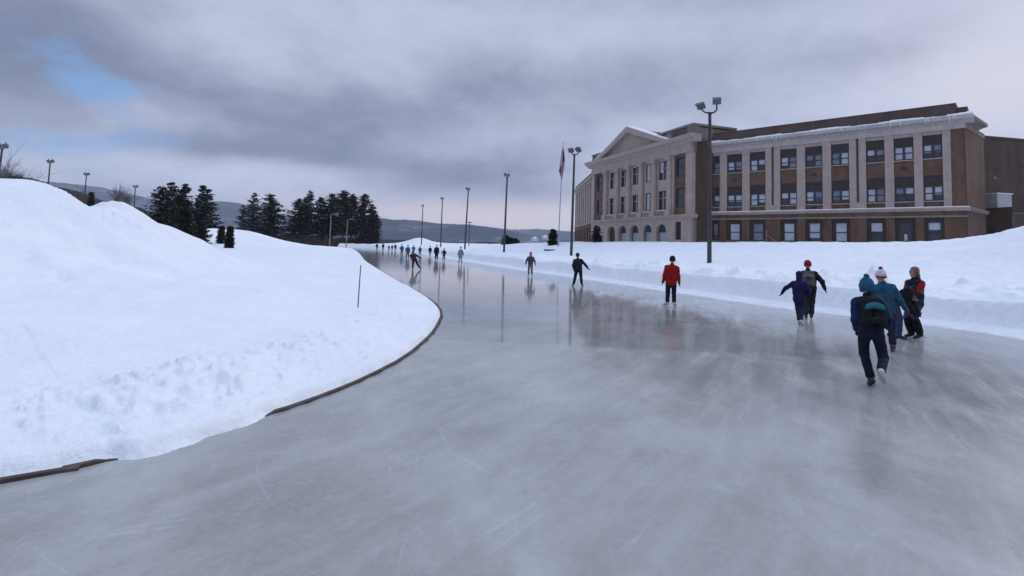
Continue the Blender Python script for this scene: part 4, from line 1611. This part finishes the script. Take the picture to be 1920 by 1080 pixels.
# far houses on the hillside across the valley
HW = mat('house_wall', (0.62, 0.62, 0.64), 0.8, 0.1)
for i, (px, py, wd, lab) in enumerate(((1003, 444, 15, 'far pale house with snowy roof in the valley left of the flagpole'),
                                       (1022, 441, 13, 'higher one of two far pale houses in the valley by the little spruce'))):
    b = at(px, py + 2, 900)
    hs = empty('house', (b.x, b.y, b.z - 5), lab, 'house', 'far houses in the valley')
    mb = MB()
    mb.box(-wd / 3, wd / 3, -4, 4, 0, 4.5)
    mb.build('wall', HW, hs)
    mb = MB()
    mb.prism([(-wd / 3 - .5, 4.5), (wd / 3 + .5, 4.5), (0, 7.5)], -4.4, 4.4, 'y')
    mb.build('roof', SNOWT, hs)
    for x in (-wd / 6, wd / 6):
        mb = MB()
        mb.box(x - .6, x + .6, -4.08, -4.0, 1.5, 3.2)
        mb.build('window', FRAME, hs)
# ------------------------------------------------------------------ people
def smin(a, b, k):
    h = np.clip(0.5 + 0.5 * (b - a) / k, 0, 1)
    return b * (1 - h) + a * h - k * h * (1 - h)


def cap_sd(P, a, b, ra, rb):
    a = np.array(a, float)
    b = np.array(b, float)
    ab = b - a
    t = np.clip(((P - a) @ ab) / (ab @ ab + 1e-12), 0, 1)
    return np.linalg.norm(P - a - t[..., None] * ab, axis=-1) - (ra + (rb - ra) * t)


def ell_sd(P, c, r):
    c = np.array(c, float)
    r = np.array(r, float)
    k0 = np.linalg.norm((P - c) / r, axis=-1)
    k1 = np.linalg.norm((P - c) / (r * r), axis=-1) + 1e-9
    return k0 * (k0 - 1) / k1


def surface_nets(fn, lo, hi, res):
    lo = np.array(lo, float)
    n = np.maximum(np.ceil((np.array(hi) - lo) / res).astype(int) + 1, 4)
    ax = [lo[i] + np.arange(n[i]) * res for i in range(3)]
    P = np.stack(np.meshgrid(*ax, indexing='ij'), -1)
    D = fn(P)
    S = D < 0
    nc = n - 1
    acc_, cnt = np.zeros((*nc, 3)), np.zeros(nc)
    sl = lambda o: tuple(slice(o[i], o[i] + nc[i]) for i in range(3))
    for axis in range(3):
        o1, o2 = [(axis + 1) % 3, (axis + 2) % 3]
        for a in (0, 1):
            for b in (0, 1):
                off = [0, 0, 0]
                off[o1], off[o2] = a, b
                off2 = list(off)
                off2[axis] = 1
                d0, d1 = D[sl(off)], D[sl(off2)]
                m = (d0 < 0) != (d1 < 0)
                t = np.where(m, d0 / np.where(m, d0 - d1, 1), 0)
                base = np.zeros((*nc, 3))
                base[..., o1], base[..., o2] = a, b
                base[..., axis] = t
                acc_ += base * m[..., None]
                cnt += m
    act = cnt > 0
    idx = np.full(nc, -1)
    idx[act] = np.arange(act.sum())
    cells = np.argwhere(act)
    V = lo + (cells + acc_[act] / cnt[act][:, None]) * res
    F = []
    for axis in range(3):
        o1, o2 = (axis + 1) % 3, (axis + 2) % 3
        s0 = [slice(None)] * 3
        s1 = [slice(None)] * 3
        s0[axis], s1[axis] = slice(0, -1), slice(1, None)
        A, B = S[tuple(s0)], S[tuple(s1)]
        for flip, m in ((False, A & ~B), (True, ~A & B)):
            e = np.argwhere(m)
            e = e[(e[:, o1] > 0) & (e[:, o2] > 0) & (e[:, o1] < n[o1] - 1) & (e[:, o2] < n[o2] - 1)]
            if not len(e):
                continue
            q = []
            for da, db in ((-1, -1), (0, -1), (0, 0), (-1, 0)):
                c = e.copy()
                c[:, o1] += da
                c[:, o2] += db
                q.append(idx[c[:, 0], c[:, 1], c[:, 2]])
            q = np.stack(q, 1)
            F.append(q[:, ::-1] if flip else q)
    F = np.concatenate(F)
    F = F[(F >= 0).all(1)]
    return V, F


def sd_mesh(name, prims, res, m, parent, k=0.04, fold=0.0, cuts=()):
    """prims: ('c', a, b, ra, rb) or ('e', centre, radii); one smooth continuous surface"""
    pts = []
    for q in prims:
        if q[0] == 'c':
            for p, rr in ((q[1], q[3]), (q[2], q[4])):
                pts += [np.array(p) - rr, np.array(p) + rr]
        else:
            pts += [np.array(q[1]) - np.array(q[2]), np.array(q[1]) + np.array(q[2])]
    pts = np.array(pts)
    lo, hi = pts.min(0) - 3 * res - fold, pts.max(0) + 3 * res + fold

    def fn(P):
        d = None
        for q in prims:
            s = cap_sd(P, *q[1:]) if q[0] == 'c' else ell_sd(P, *q[1:])
            d = s if d is None else smin(d, s, k)
        if fold:
            d = d + fold * (np.sin(P[..., 2] * 38 + 5 * np.sin(P[..., 0] * 11) + 4 * P[..., 1] * 9) * .6 + np.sin(P[..., 2] * 21 - P[..., 0] * 17 + P[..., 1] * 13) * .4)
        for c, nrm in cuts:
            d = np.maximum(d, (P - np.array(c)) @ np.array(nrm))
        return d
    V, F = surface_nets(fn, lo, hi, res)
    me = bpy.data.meshes.new(name)
    me.from_pydata(V.tolist(), [], F.tolist())
    me.update()
    return link(name, me, m, parent, smooth=True)


def ik(a, b, l1, l2, hint):
    a, b = Vector(a), Vector(b)
    d = b - a
    L = min(d.length, (l1 + l2) * .999)
    d = d.normalized()
    x = (l1 * l1 - l2 * l2 + L * L) / (2 * L)
    h = math.sqrt(max(l1 * l1 - x * x, 0))
    hv = Vector(hint)
    hv = (hv - d * hv.dot(d)).normalized()
    return a + d * x + hv * h, a + d * L


def cloth(name, c, rough=0.8, var=.18):
    return mat('cloth_' + name, c, rough, max(var, .25), 7.0, spec=0.2, bump=.5, bscale=28)


SKIN = mat('skin', (0.42, 0.25, 0.19), 0.6, .06)
BLADE = mat('blade_steel', (0.55, 0.56, 0.6), 0.25, .1, metal=.9)
BOOTK = mat('boot_black', (0.02, 0.02, 0.024), 0.4, .2)
BOOTW = mat('boot_pale', (0.42, 0.42, 0.44), 0.5, .1)
EYE = mat('eye_dark', (0.02, 0.015, 0.012), 0.2, .1)
SHELL = {}
NAVY = cloth('navy', (0.009, 0.012, 0.033))
BLACK = cloth('black', (0.010, 0.010, 0.013))
CHAR = cloth('charcoal', (0.025, 0.025, 0.03))
JEAN = cloth('denim', (0.035, 0.05, 0.11))


def person(px, py, stature, label, pose, jacket, trousers, hat=None, gloves=BLACK, boots=BOOTK, face=1, res=.022, hat_kind='beanie', hair=None, backpack=None,
           hem=0.80, sleeves=None, legw=1.0, bulk=1.0, jr=None, z=0.0, cuff=None, group='people skating on the oval', name='person', stripe=None, hatband=None, vest=None):
    """face=1: the person looks away from the camera (local +y), -1: towards it. pose holds joint places for a 1.75 m person, x right, y away, z up"""
    g_ = ground(px, py, z)
    root = empty(name, g_, label, 'person', group)
    root.rotation_euler = (0, 0, pose.get('yaw', 0) - math.atan2(g_.x, g_.y))
    s = stature / 1.75
    V = Vector
    def P(q):
        return V(q) * s
    f = face
    pel = V(pose.get('pelvis', (0, 0, .95)))
    chest = V(pose.get('chest', (pel.x, pel.y, pel.z + .38)))
    up = (chest - pel).normalized()
    rt = V(pose.get('right', (1, 0, 0)))
    rt = (rt - up * rt.dot(up)).normalized()
    fw = up.cross(rt) * f if f > 0 else -(up.cross(rt))
    neck = chest + up * .16
    head = V(pose.get('head', neck + up * .19 + fw * .02))
    sh = [chest + up * .065 + rt * (.185 * q) for q in (-1, 1)]
    hip = [pel + rt * (.092 * q) - up * .02 for q in (-1, 1)]
    ank = [V(pose.get('ankL', (-.11, 0, .12))), V(pose.get('ankR', (.11, 0, .12)))]
    kh = pose.get('kneeL', fw * 1.0 + V((0, 0, .1))), pose.get('kneeR', fw * 1.0 + V((0, 0, .1)))
    knee = [None, None]
    for i in (0, 1):
        knee[i], ank[i] = ik(hip[i], ank[i], .43, .43, kh[i])
    hand = [V(pose.get('handL', (-.25, .05, .84))), V(pose.get('handR', (.25, .05, .84)))]
    eh = pose.get('elbL', -fw + V((-.4, 0, 0))), pose.get('elbR', -fw + V((.4, 0, 0)))
    elb = [None, None]
    for i in (0, 1):
        elb[i], hand[i] = ik(sh[i], hand[i], .29, .27, eh[i])
    toe = [V(pose.get('toeL', fw)).normalized(), V(pose.get('toeR', fw)).normalized()]
    hd = V(pose.get('look', fw)).normalized()
    hup = V(pose.get('headup', V((0, 0, 1)) * .6 + up * .4)).normalized()
    hd = (hd - hup * hd.dot(hup)).normalized()
    hs = hd.cross(hup)
    # ---- continuous body under the clothes
    fine = res < .03
    b = []
    def c_(a, e, ra, rb):
        b.append(('c', P(a), P(e), ra * s, rb * s))
    c_(pel - rt * .05, pel + rt * .05, .085, .085)
    c_(pel, chest - up * .04, .08, .085)
    c_(chest + up * .03 - rt * .12, chest + up * .03 + rt * .12, .06, .06)
    c_(neck - up * .06, head - hup * .06, .058, .054)
    for i in (0, 1):
        c_(sh[i], elb[i], .05, .042)
        c_(elb[i], hand[i], .04, .028)
        c_(hip[i], knee[i], .085, .058)
        c_(knee[i], ank[i], .056, .038)
    b.append(('e', P(head + hup * .03 - hd * .012), np.array((.088, .098, .104)) * s))
    c_(head - hup * .03 + hd * .03, head - hup * .075 + hd * .055, .066, .04)
    if fine:
        c_(head + hd * .096 + hup * .012, head + hd * .115 - hup * .022, .011, .015)      # nose
        for q in (-1, 1):
            c_(head + hs * (.088 * q) + hup * .015, head + hs * (.09 * q) - hup * .03, .015, .012)   # ears
            c_(head + hd * .088 + hs * (.045 * q) + hup * .03, head + hd * .098 + hs * (.018 * q) + hup * .032, .012, .012)  # brow
        c_(head + hd * .092 - hup * .056 - hs * .02, head + hd * .092 - hup * .056 + hs * .02, .012, .012)  # lips
    sd_mesh('body', b, max(res * .62, .011) if fine else res, SKIN, root, k=.025)
    if fine and f < 0:
        mb = MB()
        for q in (-1, 1):
            c = head + hd * .093 + hs * (.034 * q) + hup * .012
            mb.tube([P(c - hs * .012), P(c), P(c + hs * .012)], [.004 * s, .010 * s, .004 * s], 8)
        mb.build('eyes', EYE, root)
    # ---- trousers
    t = []
    for i in (0, 1):
        t.append(('c', P(hip[i] + up * .03), P(knee[i]), .108 * s * legw, .078 * s * legw))
        t.append(('c', P(knee[i]), P(ank[i] + (knee[i] - ank[i]).normalized() * .06), .076 * s * legw, .07 * s * legw))
    t.append(('c', P(pel + up * .06 - rt * .04), P(pel + up * .06 + rt * .04), .125 * s, .125 * s))
    sd_mesh('trousers', t, res, trousers, root, k=.03, fold=.005 if fine else 0)
    # ---- jacket
    j = []
    lowc = pel + up * (hem - .95 + .06)
    for q in (-1, 1):
        j.append(('c', P(chest + up * .02 + rt * (.09 * q)), P(lowc + rt * (.066 * q)), .122 * s * bulk, .128 * s))
    j.append(('c', P(sh[0] + rt * .03), P(sh[1] - rt * .03), .088 * s * bulk, .088 * s * bulk))
    for i in (0, 1):
        j.append(('c', P(neck - up * .03), P(sh[i] + up * .01), .062 * s, .07 * s * bulk))
    j.append(('c', P(neck - up * .08), P(neck + up * .03), .09 * s, .075 * s))
    arms = []
    for i in (0, 1):
        arms.append(('c', P(sh[i]), P(elb[i]), .078 * s * bulk, .066 * s * bulk))
        arms.append(('c', P(elb[i]), P(elb[i] + (hand[i] - elb[i]) * .92), .064 * s * bulk, .052 * s))
    cut = [(P(lowc - up * .10), tuple(-up))]
    if sleeves is None:
        sd_mesh('jacket', j + arms, res, jacket, root, k=.035, fold=.009 if fine else 0, cuts=[] if True else cut)
    else:
        sd_mesh('jacket', j, res, jacket, root, k=.035, fold=.005 if fine else 0)
        for i in (0, 1):
            sd_mesh('sleeve', [(a[0], a[1], a[2], a[3] + .004, a[4] + .004) for a in arms[2 * i:2 * i + 2]], res, sleeves, root, k=.03, fold=.005 if fine else 0)
    # ---- gloves: palm, four fingers and a thumb
    for i in (0, 1):
        d = (hand[i] - elb[i]).normalized()
        side = (fw - d * fw.dot(d))
        side = side.normalized() if side.length > .1 else rt
        pn = d.cross(side)
        gm = [('c', P(hand[i] - d * .04), P(hand[i] + d * .015), .034 * s, .03 * s),
              ('c', P(hand[i] + d * .02 - side * .02), P(hand[i] + d * .05 - side * .026), .026 * s, .02 * s),
              ('c', P(hand[i] + d * .02 + side * .02), P(hand[i] + d * .05 + side * .026), .026 * s, .02 * s)]
        for q, ln in ((-1.5, .055), (-.5, .07), (.5, .074), (1.5, .062)):
            k0 = hand[i] + d * .055 + side * (.0175 * q)
            k1 = k0 + d * ln * .5 + pn * .006 * (1 if i else -1)
            k2 = k1 + d * ln * .4 + pn * .022 * (1 if i else -1)
            gm += [('c', P(k0), P(k1), .0115 * s, .0105 * s), ('c', P(k1), P(k2), .0105 * s, .009 * s)]
        th0 = hand[i] + side * .028 - d * .005
        th1 = th0 + side * .03 + d * .03
        gm += [('c', P(th0), P(th1), .015 * s, .012 * s), ('c', P(th1), P(th1 + d * .03 + side * .006), .012 * s, .01 * s)]
        gl = gloves[i] if isinstance(gloves, (list, tuple)) else gloves
        sd_mesh('glove' if gl is not SKIN else 'hand', gm, .0075 if fine else .02, gl, root, k=.008)
    # ---- skates
    for i in (0, 1):
        tv = toe[i]
        sv = (knee[i] - ank[i]).normalized()
        tv = (tv - sv * tv.dot(sv) * .85).normalized()
        if tv.length < .1:
            tv = fw
        dn = -(sv - tv * sv.dot(tv)).normalized()
        a = ank[i]
        bm = [('c', P(a + sv * .13), P(a), .062 * s, .052 * s), ('c', P(a - tv * .03 + dn * .035), P(a + tv * .07 + dn * .04), .045 * s, .045 * s),
              ('c', P(a + tv * .07 + dn * .045), P(a + tv * .15 + dn * .05), .042 * s, .034 * s)]
        bt = boots[i] if isinstance(boots, (list, tuple)) else boots
        sk = sd_mesh('skate', bm, .014 if fine else res, bt, root, k=.03)
        mb = MB()
        sd2 = tv.cross(dn).normalized()
        c0 = a + dn * .085
        def q_(x, y, zz):
            return tuple(P(c0 + tv * x + sd2 * y + dn * zz))
        prof = [(-.10, 0), (-.07, 0), (-.06, .014), (.10, .014), (.12, 0), (.16, 0), (.185, .028), (.17, .036), (-.11, .036), (-.12, .03)]
        vs = [q_(x, -.006, zz) for x, zz in prof] + [q_(x, .006, zz) for x, zz in prof]
        nn = len(prof)
        mb.add(vs, [tuple(range(nn)), tuple(range(2 * nn - 1, nn - 1, -1))] + [(k, k + nn, (k + 1) % nn + nn, (k + 1) % nn) for k in range(nn)])
        mb.build('blade', BLADE, sk)
    # ---- head wear and hair
    if hat is not None:
        hc = head + hup * .045 - hd * .012
        hm = [('e', P(hc + hup * .018), np.array((.108, .112, .115)) * s)]
        cut = [(P(hc - hup * .04 + hd * .0), tuple(-(hup * .94 + hd * -.25).normalized()))]
        if hat_kind == 'hood':
            hm.append(('c', P(head - hup * .06 - hd * .03), P(neck), .10 * s, .095 * s))
            cut = [(P(head + hd * .07), tuple(hd))]
        elif hat_kind == 'tall':
            hm.append(('c', P(hc), P(hc + hup * .10 + hd * .0), .105 * s, .05 * s))
            for q in (-1, 1):
                hm.append(('c', P(hc + hs * .075 * q - hup * .02), P(hc + hs * .085 * q - hup * .10), .04 * s, .028 * s))
            hm.append(('c', P(hc - hd * .07), P(hc - hd * .075 - hup * .08), .06 * s, .05 * s))
            cut = [(P(head + hd * .075 + hup * .03), tuple((hd - hup * .7).normalized()))]
        hm_ = hat
        ho = sd_mesh('hat', hm, res * .6 if fine else res, hm_, root, k=.03, cuts=cut)
        if hat_kind == 'beanie' and fine:
            rm = []
            n_ = 14
            for q in range(n_):
                a0, a1 = 2 * math.pi * q / n_, 2 * math.pi * (q + 1) / n_
                f_ = lambda a: hc - hup * (.035 - .02 * math.cos(a)) + (hd * math.cos(a) * .1 + hs * math.sin(a) * .097)
                rm.append(('c', P(f_(a0)), P(f_(a1)), .019 * s, .019 * s))
            sd_mesh('brim', rm, .013, hatband or hat, ho, k=.01)
        if hat_kind in ('beanie', 'tall') and pose.get('pom', False):
            pc = hc + hup * (.155 if hat_kind == 'tall' else .15)
            sd_mesh('pompom', [('e', P(pc), np.array((.042, .042, .04)) * s), ('e', P(pc + hs * .02), np.array((.03, .034, .03)) * s)], .012, hatband or hat, ho, k=.01, fold=.005)
    if hair is not None:
        hm = [('e', P(head + hup * .045 - hd * .02), np.array((.102, .106, .104)) * s)]
        for q in (-1, -.35, .35, 1):
            a = head + hs * (.07 * q) - hd * (.055 if abs(q) < 1 else .02) + hup * .02
            e1 = head + hs * (.105 * q) - hd * (.085 if abs(q) < 1 else -.01) - hup * .19
            e2 = e1 - hup * .17 + hs * .005 * q + hd * (.06 if abs(q) == 1 else -.03)
            if pose.get('short_hair'):
                hm.append(('c', P(a), P(a - hup * .06), .045 * s, .04 * s))
            else:
                hm += [('c', P(a), P(e1), .055 * s, .05 * s), ('c', P(e1), P(e2), .05 * s, .022 * s)]
        sd_mesh('hair', hm, res * .7 if fine else res, hair, root, k=.03, fold=.006, cuts=[(P(head + hd * .045 + hup * .0), tuple((hd - hup * .55).normalized()))])
    if backpack is not None:
        m1, m2 = backpack
        bc = chest - up * .10 - fw * .19
        bm = []
        for q in (-1, 1):
            bm.append(('c', P(bc + rt * .09 * q + up * .15), P(bc + rt * .10 * q - up * .16), .075 * s, .085 * s))
        bm.append(('c', P(bc + up * .17 - rt * .04), P(bc + up * .17 + rt * .04), .08 * s, .08 * s))
        bp = sd_mesh('backpack', bm, res, m1, root, k=.07)
        # front pocket and a crescent of bright cloth across the top
        pk = []
        n_ = 8
        for q in range(n_):
            a0, a1 = math.pi * (.12 + .76 * q / n_), math.pi * (.12 + .76 * (q + 1) / n_)
            ff = lambda a: bc - fw * .075 + rt * math.cos(a) * .125 + up * (math.sin(a) * .10 + .02)
            pk.append(('c', P(ff(a0)), P(ff(a1)), .03 * s, .03 * s))
        pk.append(('c', P(bc - fw * .075 + up * .08 - rt * .06), P(bc - fw * .075 + up * .08 + rt * .06), .032 * s, .032 * s))
        sd_mesh('top_panel', pk, res * .6, m2, bp, k=.03)
        sd_mesh('pocket', [('c', P(bc - fw * .07 - up * .14 - rt * .05), P(bc - fw * .07 - up * .14 + rt * .05), .06 * s, .06 * s),
                           ('c', P(bc - fw * .08 - up * .05 + rt * .02), P(bc - fw * .08 - up * .12 + rt * .02), .035 * s, .03 * s)], res * .7, m1, bp, k=.03)
        for q in (-1, 1):
            st_ = [bc + up * .2 + rt * .09 * q, sh[0 if q < 0 else 1] + up * .085 - rt * .06 * q, chest + fw * .155 + rt * .11 * q, chest - up * .15 + fw * .12 + rt * .15 * q, bc - up * .16 + rt * .13 * q]
            mb = MB()
            mb.tube([P(p_) for p_ in spline(st_, 5)], .018 * s, 6)
            mb.build('strap', m1, bp, smooth=True)
    if cuff is not None:
        for i in (0, 1):
            ka = (knee[i] - ank[i]).normalized()
            sd_mesh('gaiter', [('c', P(ank[i] + ka * .06), P(ank[i] + ka * .22), .088 * s, .095 * s), ('c', P(ank[i] + ka * .22), P(knee[i] - ka * .02), .095 * s, .085 * s)], res, cuff, root, k=.02, fold=.007)
    if stripe is not None:
        for i in (0, 1):
            q = -1 if i == 0 else 1
            mb = MB()
            o_ = rt * (.072 * q) * legw
            mb.tube([P(hip[i] * .7 + knee[i] * .3 + rt * .088 * q), P(hip[i] * .35 + knee[i] * .65 + rt * .08 * q), P(knee[i] + o_), P(knee[i] * .5 + ank[i] * .5 + o_ * .95), P(knee[i] * .1 + ank[i] * .9 + o_ * .9)], [.008 * s, .012 * s, .012 * s, .012 * s, .006 * s], 6)
            mb.build('trouser_stripe', stripe, root, smooth=True)
    return root


BLUE = cloth('teal_blue', (0.018, 0.075, 0.135))
BHAT = cloth('blue_knit', (0.018, 0.085, 0.16))
RED = cloth('red', (0.28, 0.009, 0.010))
REDK = cloth('red_knit', (0.30, 0.012, 0.03))
WHITEK = cloth('white_knit', (0.62, 0.60, 0.62))
PINKK = cloth('pink_knit', (0.45, 0.03, 0.10))
GREY = cloth('grey', (0.14, 0.15, 0.17))
MIDG = cloth('mid_grey', (0.07, 0.075, 0.085))
PALEG = cloth('pale_grey', (0.26, 0.28, 0.32))
TEAL = cloth('teal', (0.02, 0.16, 0.19))
SKY_B = cloth('bright_blue', (0.025, 0.11, 0.26))
OLIVE = cloth('grey_green', (0.085, 0.085, 0.075))
INDIGO = cloth('indigo', (0.010, 0.011, 0.055))
MAROON = cloth('maroon', (0.05, 0.012, 0.02))
HAIRB = mat('brown_hair', (0.16, 0.095, 0.06), 0.6, .25, 20.0, spec=.3)
HAIRD = mat('dark_hair', (0.02, 0.015, 0.013), 0.6, .25, 20.0, spec=.3)

V = Vector
# 1 youth with the backpack, one foot kicked back
person(1634, 726, 1.66, 'youth with black and teal backpack and blue pompom hat, one skate kicked back', dict(
    pelvis=(0.0, 0, .93), chest=(-.02, .07, 1.31), head=(-.045, .12, 1.63), ankL=(-.0, .04, .12), ankR=(.13, -.34, .32), toeR=(.3, .2, -1), kneeR=(.15, 1, .2),
    handL=(-.19, .16, .90), elbL=(-.12, -1, 0), handR=(.24, .26, .98), elbR=(.3, -.8, -.3), right=(1, .35, 0), pom=True),
    NAVY, cloth('dark_navy', (0.009, 0.011, 0.030)), BHAT, res=.016, hat_kind='tall', backpack=(BLACK, TEAL), hem=.86, bulk=.98, legw=.95, stripe=MIDG, sleeves=cloth('blue_sleeve', (0.011, 0.022, 0.07)),
    boots=(BOOTK, BOOTW))
# 2 youth in the blue sweater reaching down to the right
person(1661, 657, 1.72, 'youth in plain blue sweater and red and white hat reaching down with red glove', dict(
    pelvis=(0, 0, .94), chest=(-.03, .05, 1.31), head=(-.07, .07, 1.63), ankL=(-.10, .02, .12), ankR=(.13, -.05, .12), handR=(.52, .10, .66), elbR=(.3, -.3, -1), handL=(-.15, .25, 1.0),
    look=(-.5, 1, 0), pom=True),
    BLUE, cloth('ink', (0.012, 0.014, 0.032)), WHITEK, gloves=(BLACK, REDK), res=.018, hem=.84, hatband=REDK)
# 3 bending figure between them
person(1684, 637, 1.70, 'person in black jacket and jeans bending over between the blue sweater and the red sleeves', dict(
    pelvis=(-.10, 0, .96), chest=(.19, .05, 1.21), right=(0, -1, .0), head=(.40, .05, 1.13), ankL=(-.16, .05, .12), ankR=(.02, -.08, .12), toeL=(1, .2, 0), toeR=(1, -.1, 0), look=(.6, 0, -1), headup=(1, 0, .3),
    kneeL=(1, 0, 0), kneeR=(1, 0, 0), handL=(.44, .10, .70), handR=(.34, -.12, .74), elbL=(-.5, 0, -.6), elbR=(-.5, 0, -.6)),
    BLACK, JEAN, CHAR, res=.018, hem=.88)
# 4 long haired woman with red sleeves
person(1716, 634, 1.75, 'long haired person in navy vest with red sleeves and dark gaiters facing the group', dict(
    pelvis=(.02, 0, .95), chest=(.02, .02, 1.33), ankL=(-.07, .05, .12), ankR=(.10, -.06, .12), toeL=(-.9, -.4, 0), toeR=(-.8, -.5, 0), look=(-.75, -.6, -.15), right=(.6, -.55, 0),
    handL=(-.16, -.22, 1.0), elbL=(-.3, .3, -.6), handR=(-.10, -.30, .98), elbR=(.5, -.2, -.5)),
    NAVY, JEAN, None, gloves=SKIN, hair=HAIRB, face=-1, res=.018, hem=.80, sleeves=RED, cuff=BLACK)
# 5 + 6 the pair further up
person(1518, 598, 1.78, 'adult in black jacket with red hat and grey rucksack, one arm held out', dict(
    pelvis=(0, 0, .95), chest=(-.02, .05, 1.33), ankL=(-.10, -.05, .12), ankR=(.05, .08, .12), handR=(.43, .06, .94), elbR=(.4, -.5, .2), handL=(-.22, .15, .98)),
    BLACK, CHAR, REDK, res=.02, backpack=(OLIVE, GREY), hem=.80, bulk=1.12, legw=1.1)
person(1499, 609, 1.48, 'child in hooded indigo jacket stretching one arm out beside the red hat', dict(
    pelvis=(0, 0, .95), chest=(0, .05, 1.33), ankL=(.0, .02, .12), ankR=(.05, -.22, .15), toeR=(.2, .8, -.3), handL=(-.55, .05, 1.02), elbL=(-.2, -.6, .3), handR=(.28, .15, 1.0)),
    INDIGO, cloth('ink2', (0.016, 0.02, 0.05)), INDIGO, hat_kind='hood', res=.02, hem=.78, bulk=1.1, boots=BOOTW)
# 7 the red jacket
person(1258, 574, 1.76, 'adult in bright red jacket and dark trousers standing on the ice alone', dict(
    pelvis=(0, 0, .96), chest=(.02, .01, 1.33), ankL=(-.13, .0, .12), ankR=(.11, .03, .12), toeL=(-.8, .6, 0), toeR=(.5, 1, 0), handL=(-.31, .0, .80), handR=(.29, .06, .82), look=(-.2, 1, 0)),
    RED, cloth('ink3', (0.012, 0.012, 0.024)), BLACK, res=.02, hem=.80, bulk=1.08, legw=1.08, boots=BOOTW)
# 8 the man in black with one elbow out
person(1084, 536, 1.75, 'adult in black jacket gliding with bent right arm held away', dict(
    pelvis=(0, 0, .92), chest=(-.03, .12, 1.28), ankL=(-.24, -.02, .12), ankR=(.19, .06, .12), toeL=(-.4, 1, 0), toeR=(.4, 1, 0), handR=(.55, .1, .92), elbR=(.5, 0, .8), handL=(-.24, .1, .84)),
    cloth('black_wine', (0.016, 0.010, 0.016)), cloth('ink4', (0.010, 0.012, 0.028)), CHAR, res=.025, hem=.84, bulk=1.12, legw=1.08)
# 9 child with the pink hat
person(994, 518, 1.58, 'child in grey jacket with pink hat and scarf by the foot of the bank', dict(
    pelvis=(0, 0, .95), ankL=(-.13, 0, .12), ankR=(.13, .0, .12), handL=(-.36, .0, .92), handR=(.36, 0, .92)),
    MIDG, GREY, PINKK, face=-1, res=.026, hat_kind='hood', hem=.82, bulk=1.1, boots=BOOTW)
# 10.. the far skaters
far = dict(res=.04)
person(863, 494.5, 1.72, 'person in pale grey standing near the fourth floodlight pole', dict(ankL=(-.16, 0, .12), ankR=(.12, 0, .12), handL=(-.28, 0, .86), handR=(.28, 0, .9)), PALEG, PALEG, GREY, **far)
person(832, 489, 1.45, 'small child in black between the grey figure and the adult in black', dict(handL=(-.36, 0, 1.0), handR=(.3, 0, .92), ankL=(-.14, 0, .12)), CHAR, BLACK, CHAR, **far)
person(818, 488, 1.85, 'tall adult all in black with pale cap near the child in black', dict(handL=(-.27, 0, .85)), BLACK, CHAR, WHITEK, bulk=1.15, legw=1.15, **far)
person(806, 481, 1.60, 'person in black jacket and pale trousers left of the tall adult in black', dict(handL=(-.26, .1, .95)), CHAR, PALEG, CHAR, **far)
person(775, 505, 1.72, 'crouching skater in dark wine jacket pushing one leg out to the right', dict(
    pelvis=(.05, 0, .80), chest=(-.06, .20, 1.06), head=(-.08, .38, 1.26), ankL=(-.05, .05, .12), ankR=(.50, -.12, .15), toeR=(.5, .8, 0), kneeL=(0, 1, 0), handR=(.62, .1, .85), elbR=(.3, -.4, .4), handL=(-.1, .4, .8)),
    MAROON, BLACK, BHAT, gloves=PINKK, bulk=1.1, res=.03)
person(764, 485, 1.70, 'person in bright blue jacket just left of the crouching skater', dict(handL=(-.3, 0, .9), ankL=(-.15, 0, .12)), SKY_B, NAVY, NAVY, **far)
person(753, 479, 1.72, 'person in teal jacket left of the bright blue jacket', dict(handL=(-.27, .1, .95)), TEAL, CHAR, TEAL, bulk=1.15, **far)
person(775, 477, 1.62, 'person in light teal jacket behind the crouching skater', dict(handR=(.27, .1, .95)), cloth('light_teal', (0.03, 0.20, 0.26)), NAVY, TEAL, bulk=1.1, **far)
person(787, 480, 1.55, 'person in mauve jacket seen beyond the crouching skater', dict(), cloth('mauve', (0.16, 0.08, 0.13)), GREY, PINKK, **far)
person(741, 470.5, 1.65, 'person in dark clothes next left of the teal jacket', dict(handL=(-.24, .1, .95)), CHAR, BLACK, CHAR, **far)
person(735, 470.5, 1.5, 'slight figure in mauve grey between two dark skaters', dict(), cloth('mauve_grey', (0.14, 0.10, 0.13)), MIDG, MIDG, **far)
person(729, 471, 1.4, 'small far figure in grey left of the mauve grey one', dict(), GREY, MIDG, GREY, **far)
person(718, 469.8, 1.75, 'far adult in navy, second of all skaters from the trees', dict(ankL=(-.1, 0, .12)), NAVY, NAVY, CHAR, bulk=1.1, **far)
person(706.5, 469.5, 1.75, 'farthest skater in black next to the trees', dict(handL=(-.3, 0, .9)), CHAR, BLACK, CHAR, **far)
# ------------------------------------------------------------------ air
mb = MB()
mb.box(-5200, 5200, -60, 6000, -60, 560)
hz = mb.build('haze', None)
hm = bpy.data.materials.new('haze')
hm.use_nodes = True
n = NT(hm.node_tree)
hm.node_tree.nodes.clear()
pv = n.node('ShaderNodeVolumePrincipled')
pv.inputs['Color'].default_value = (0.82, 0.88, 1.0, 1)
pv.inputs['Density'].default_value = HAZE
pv.inputs['Anisotropy'].default_value = 0.0
mo = n.node('ShaderNodeOutputMaterial')
n.l.new(pv.outputs[0], mo.inputs['Volume'])
hz.data.materials.append(hm)
tag(hz, kind='stuff')
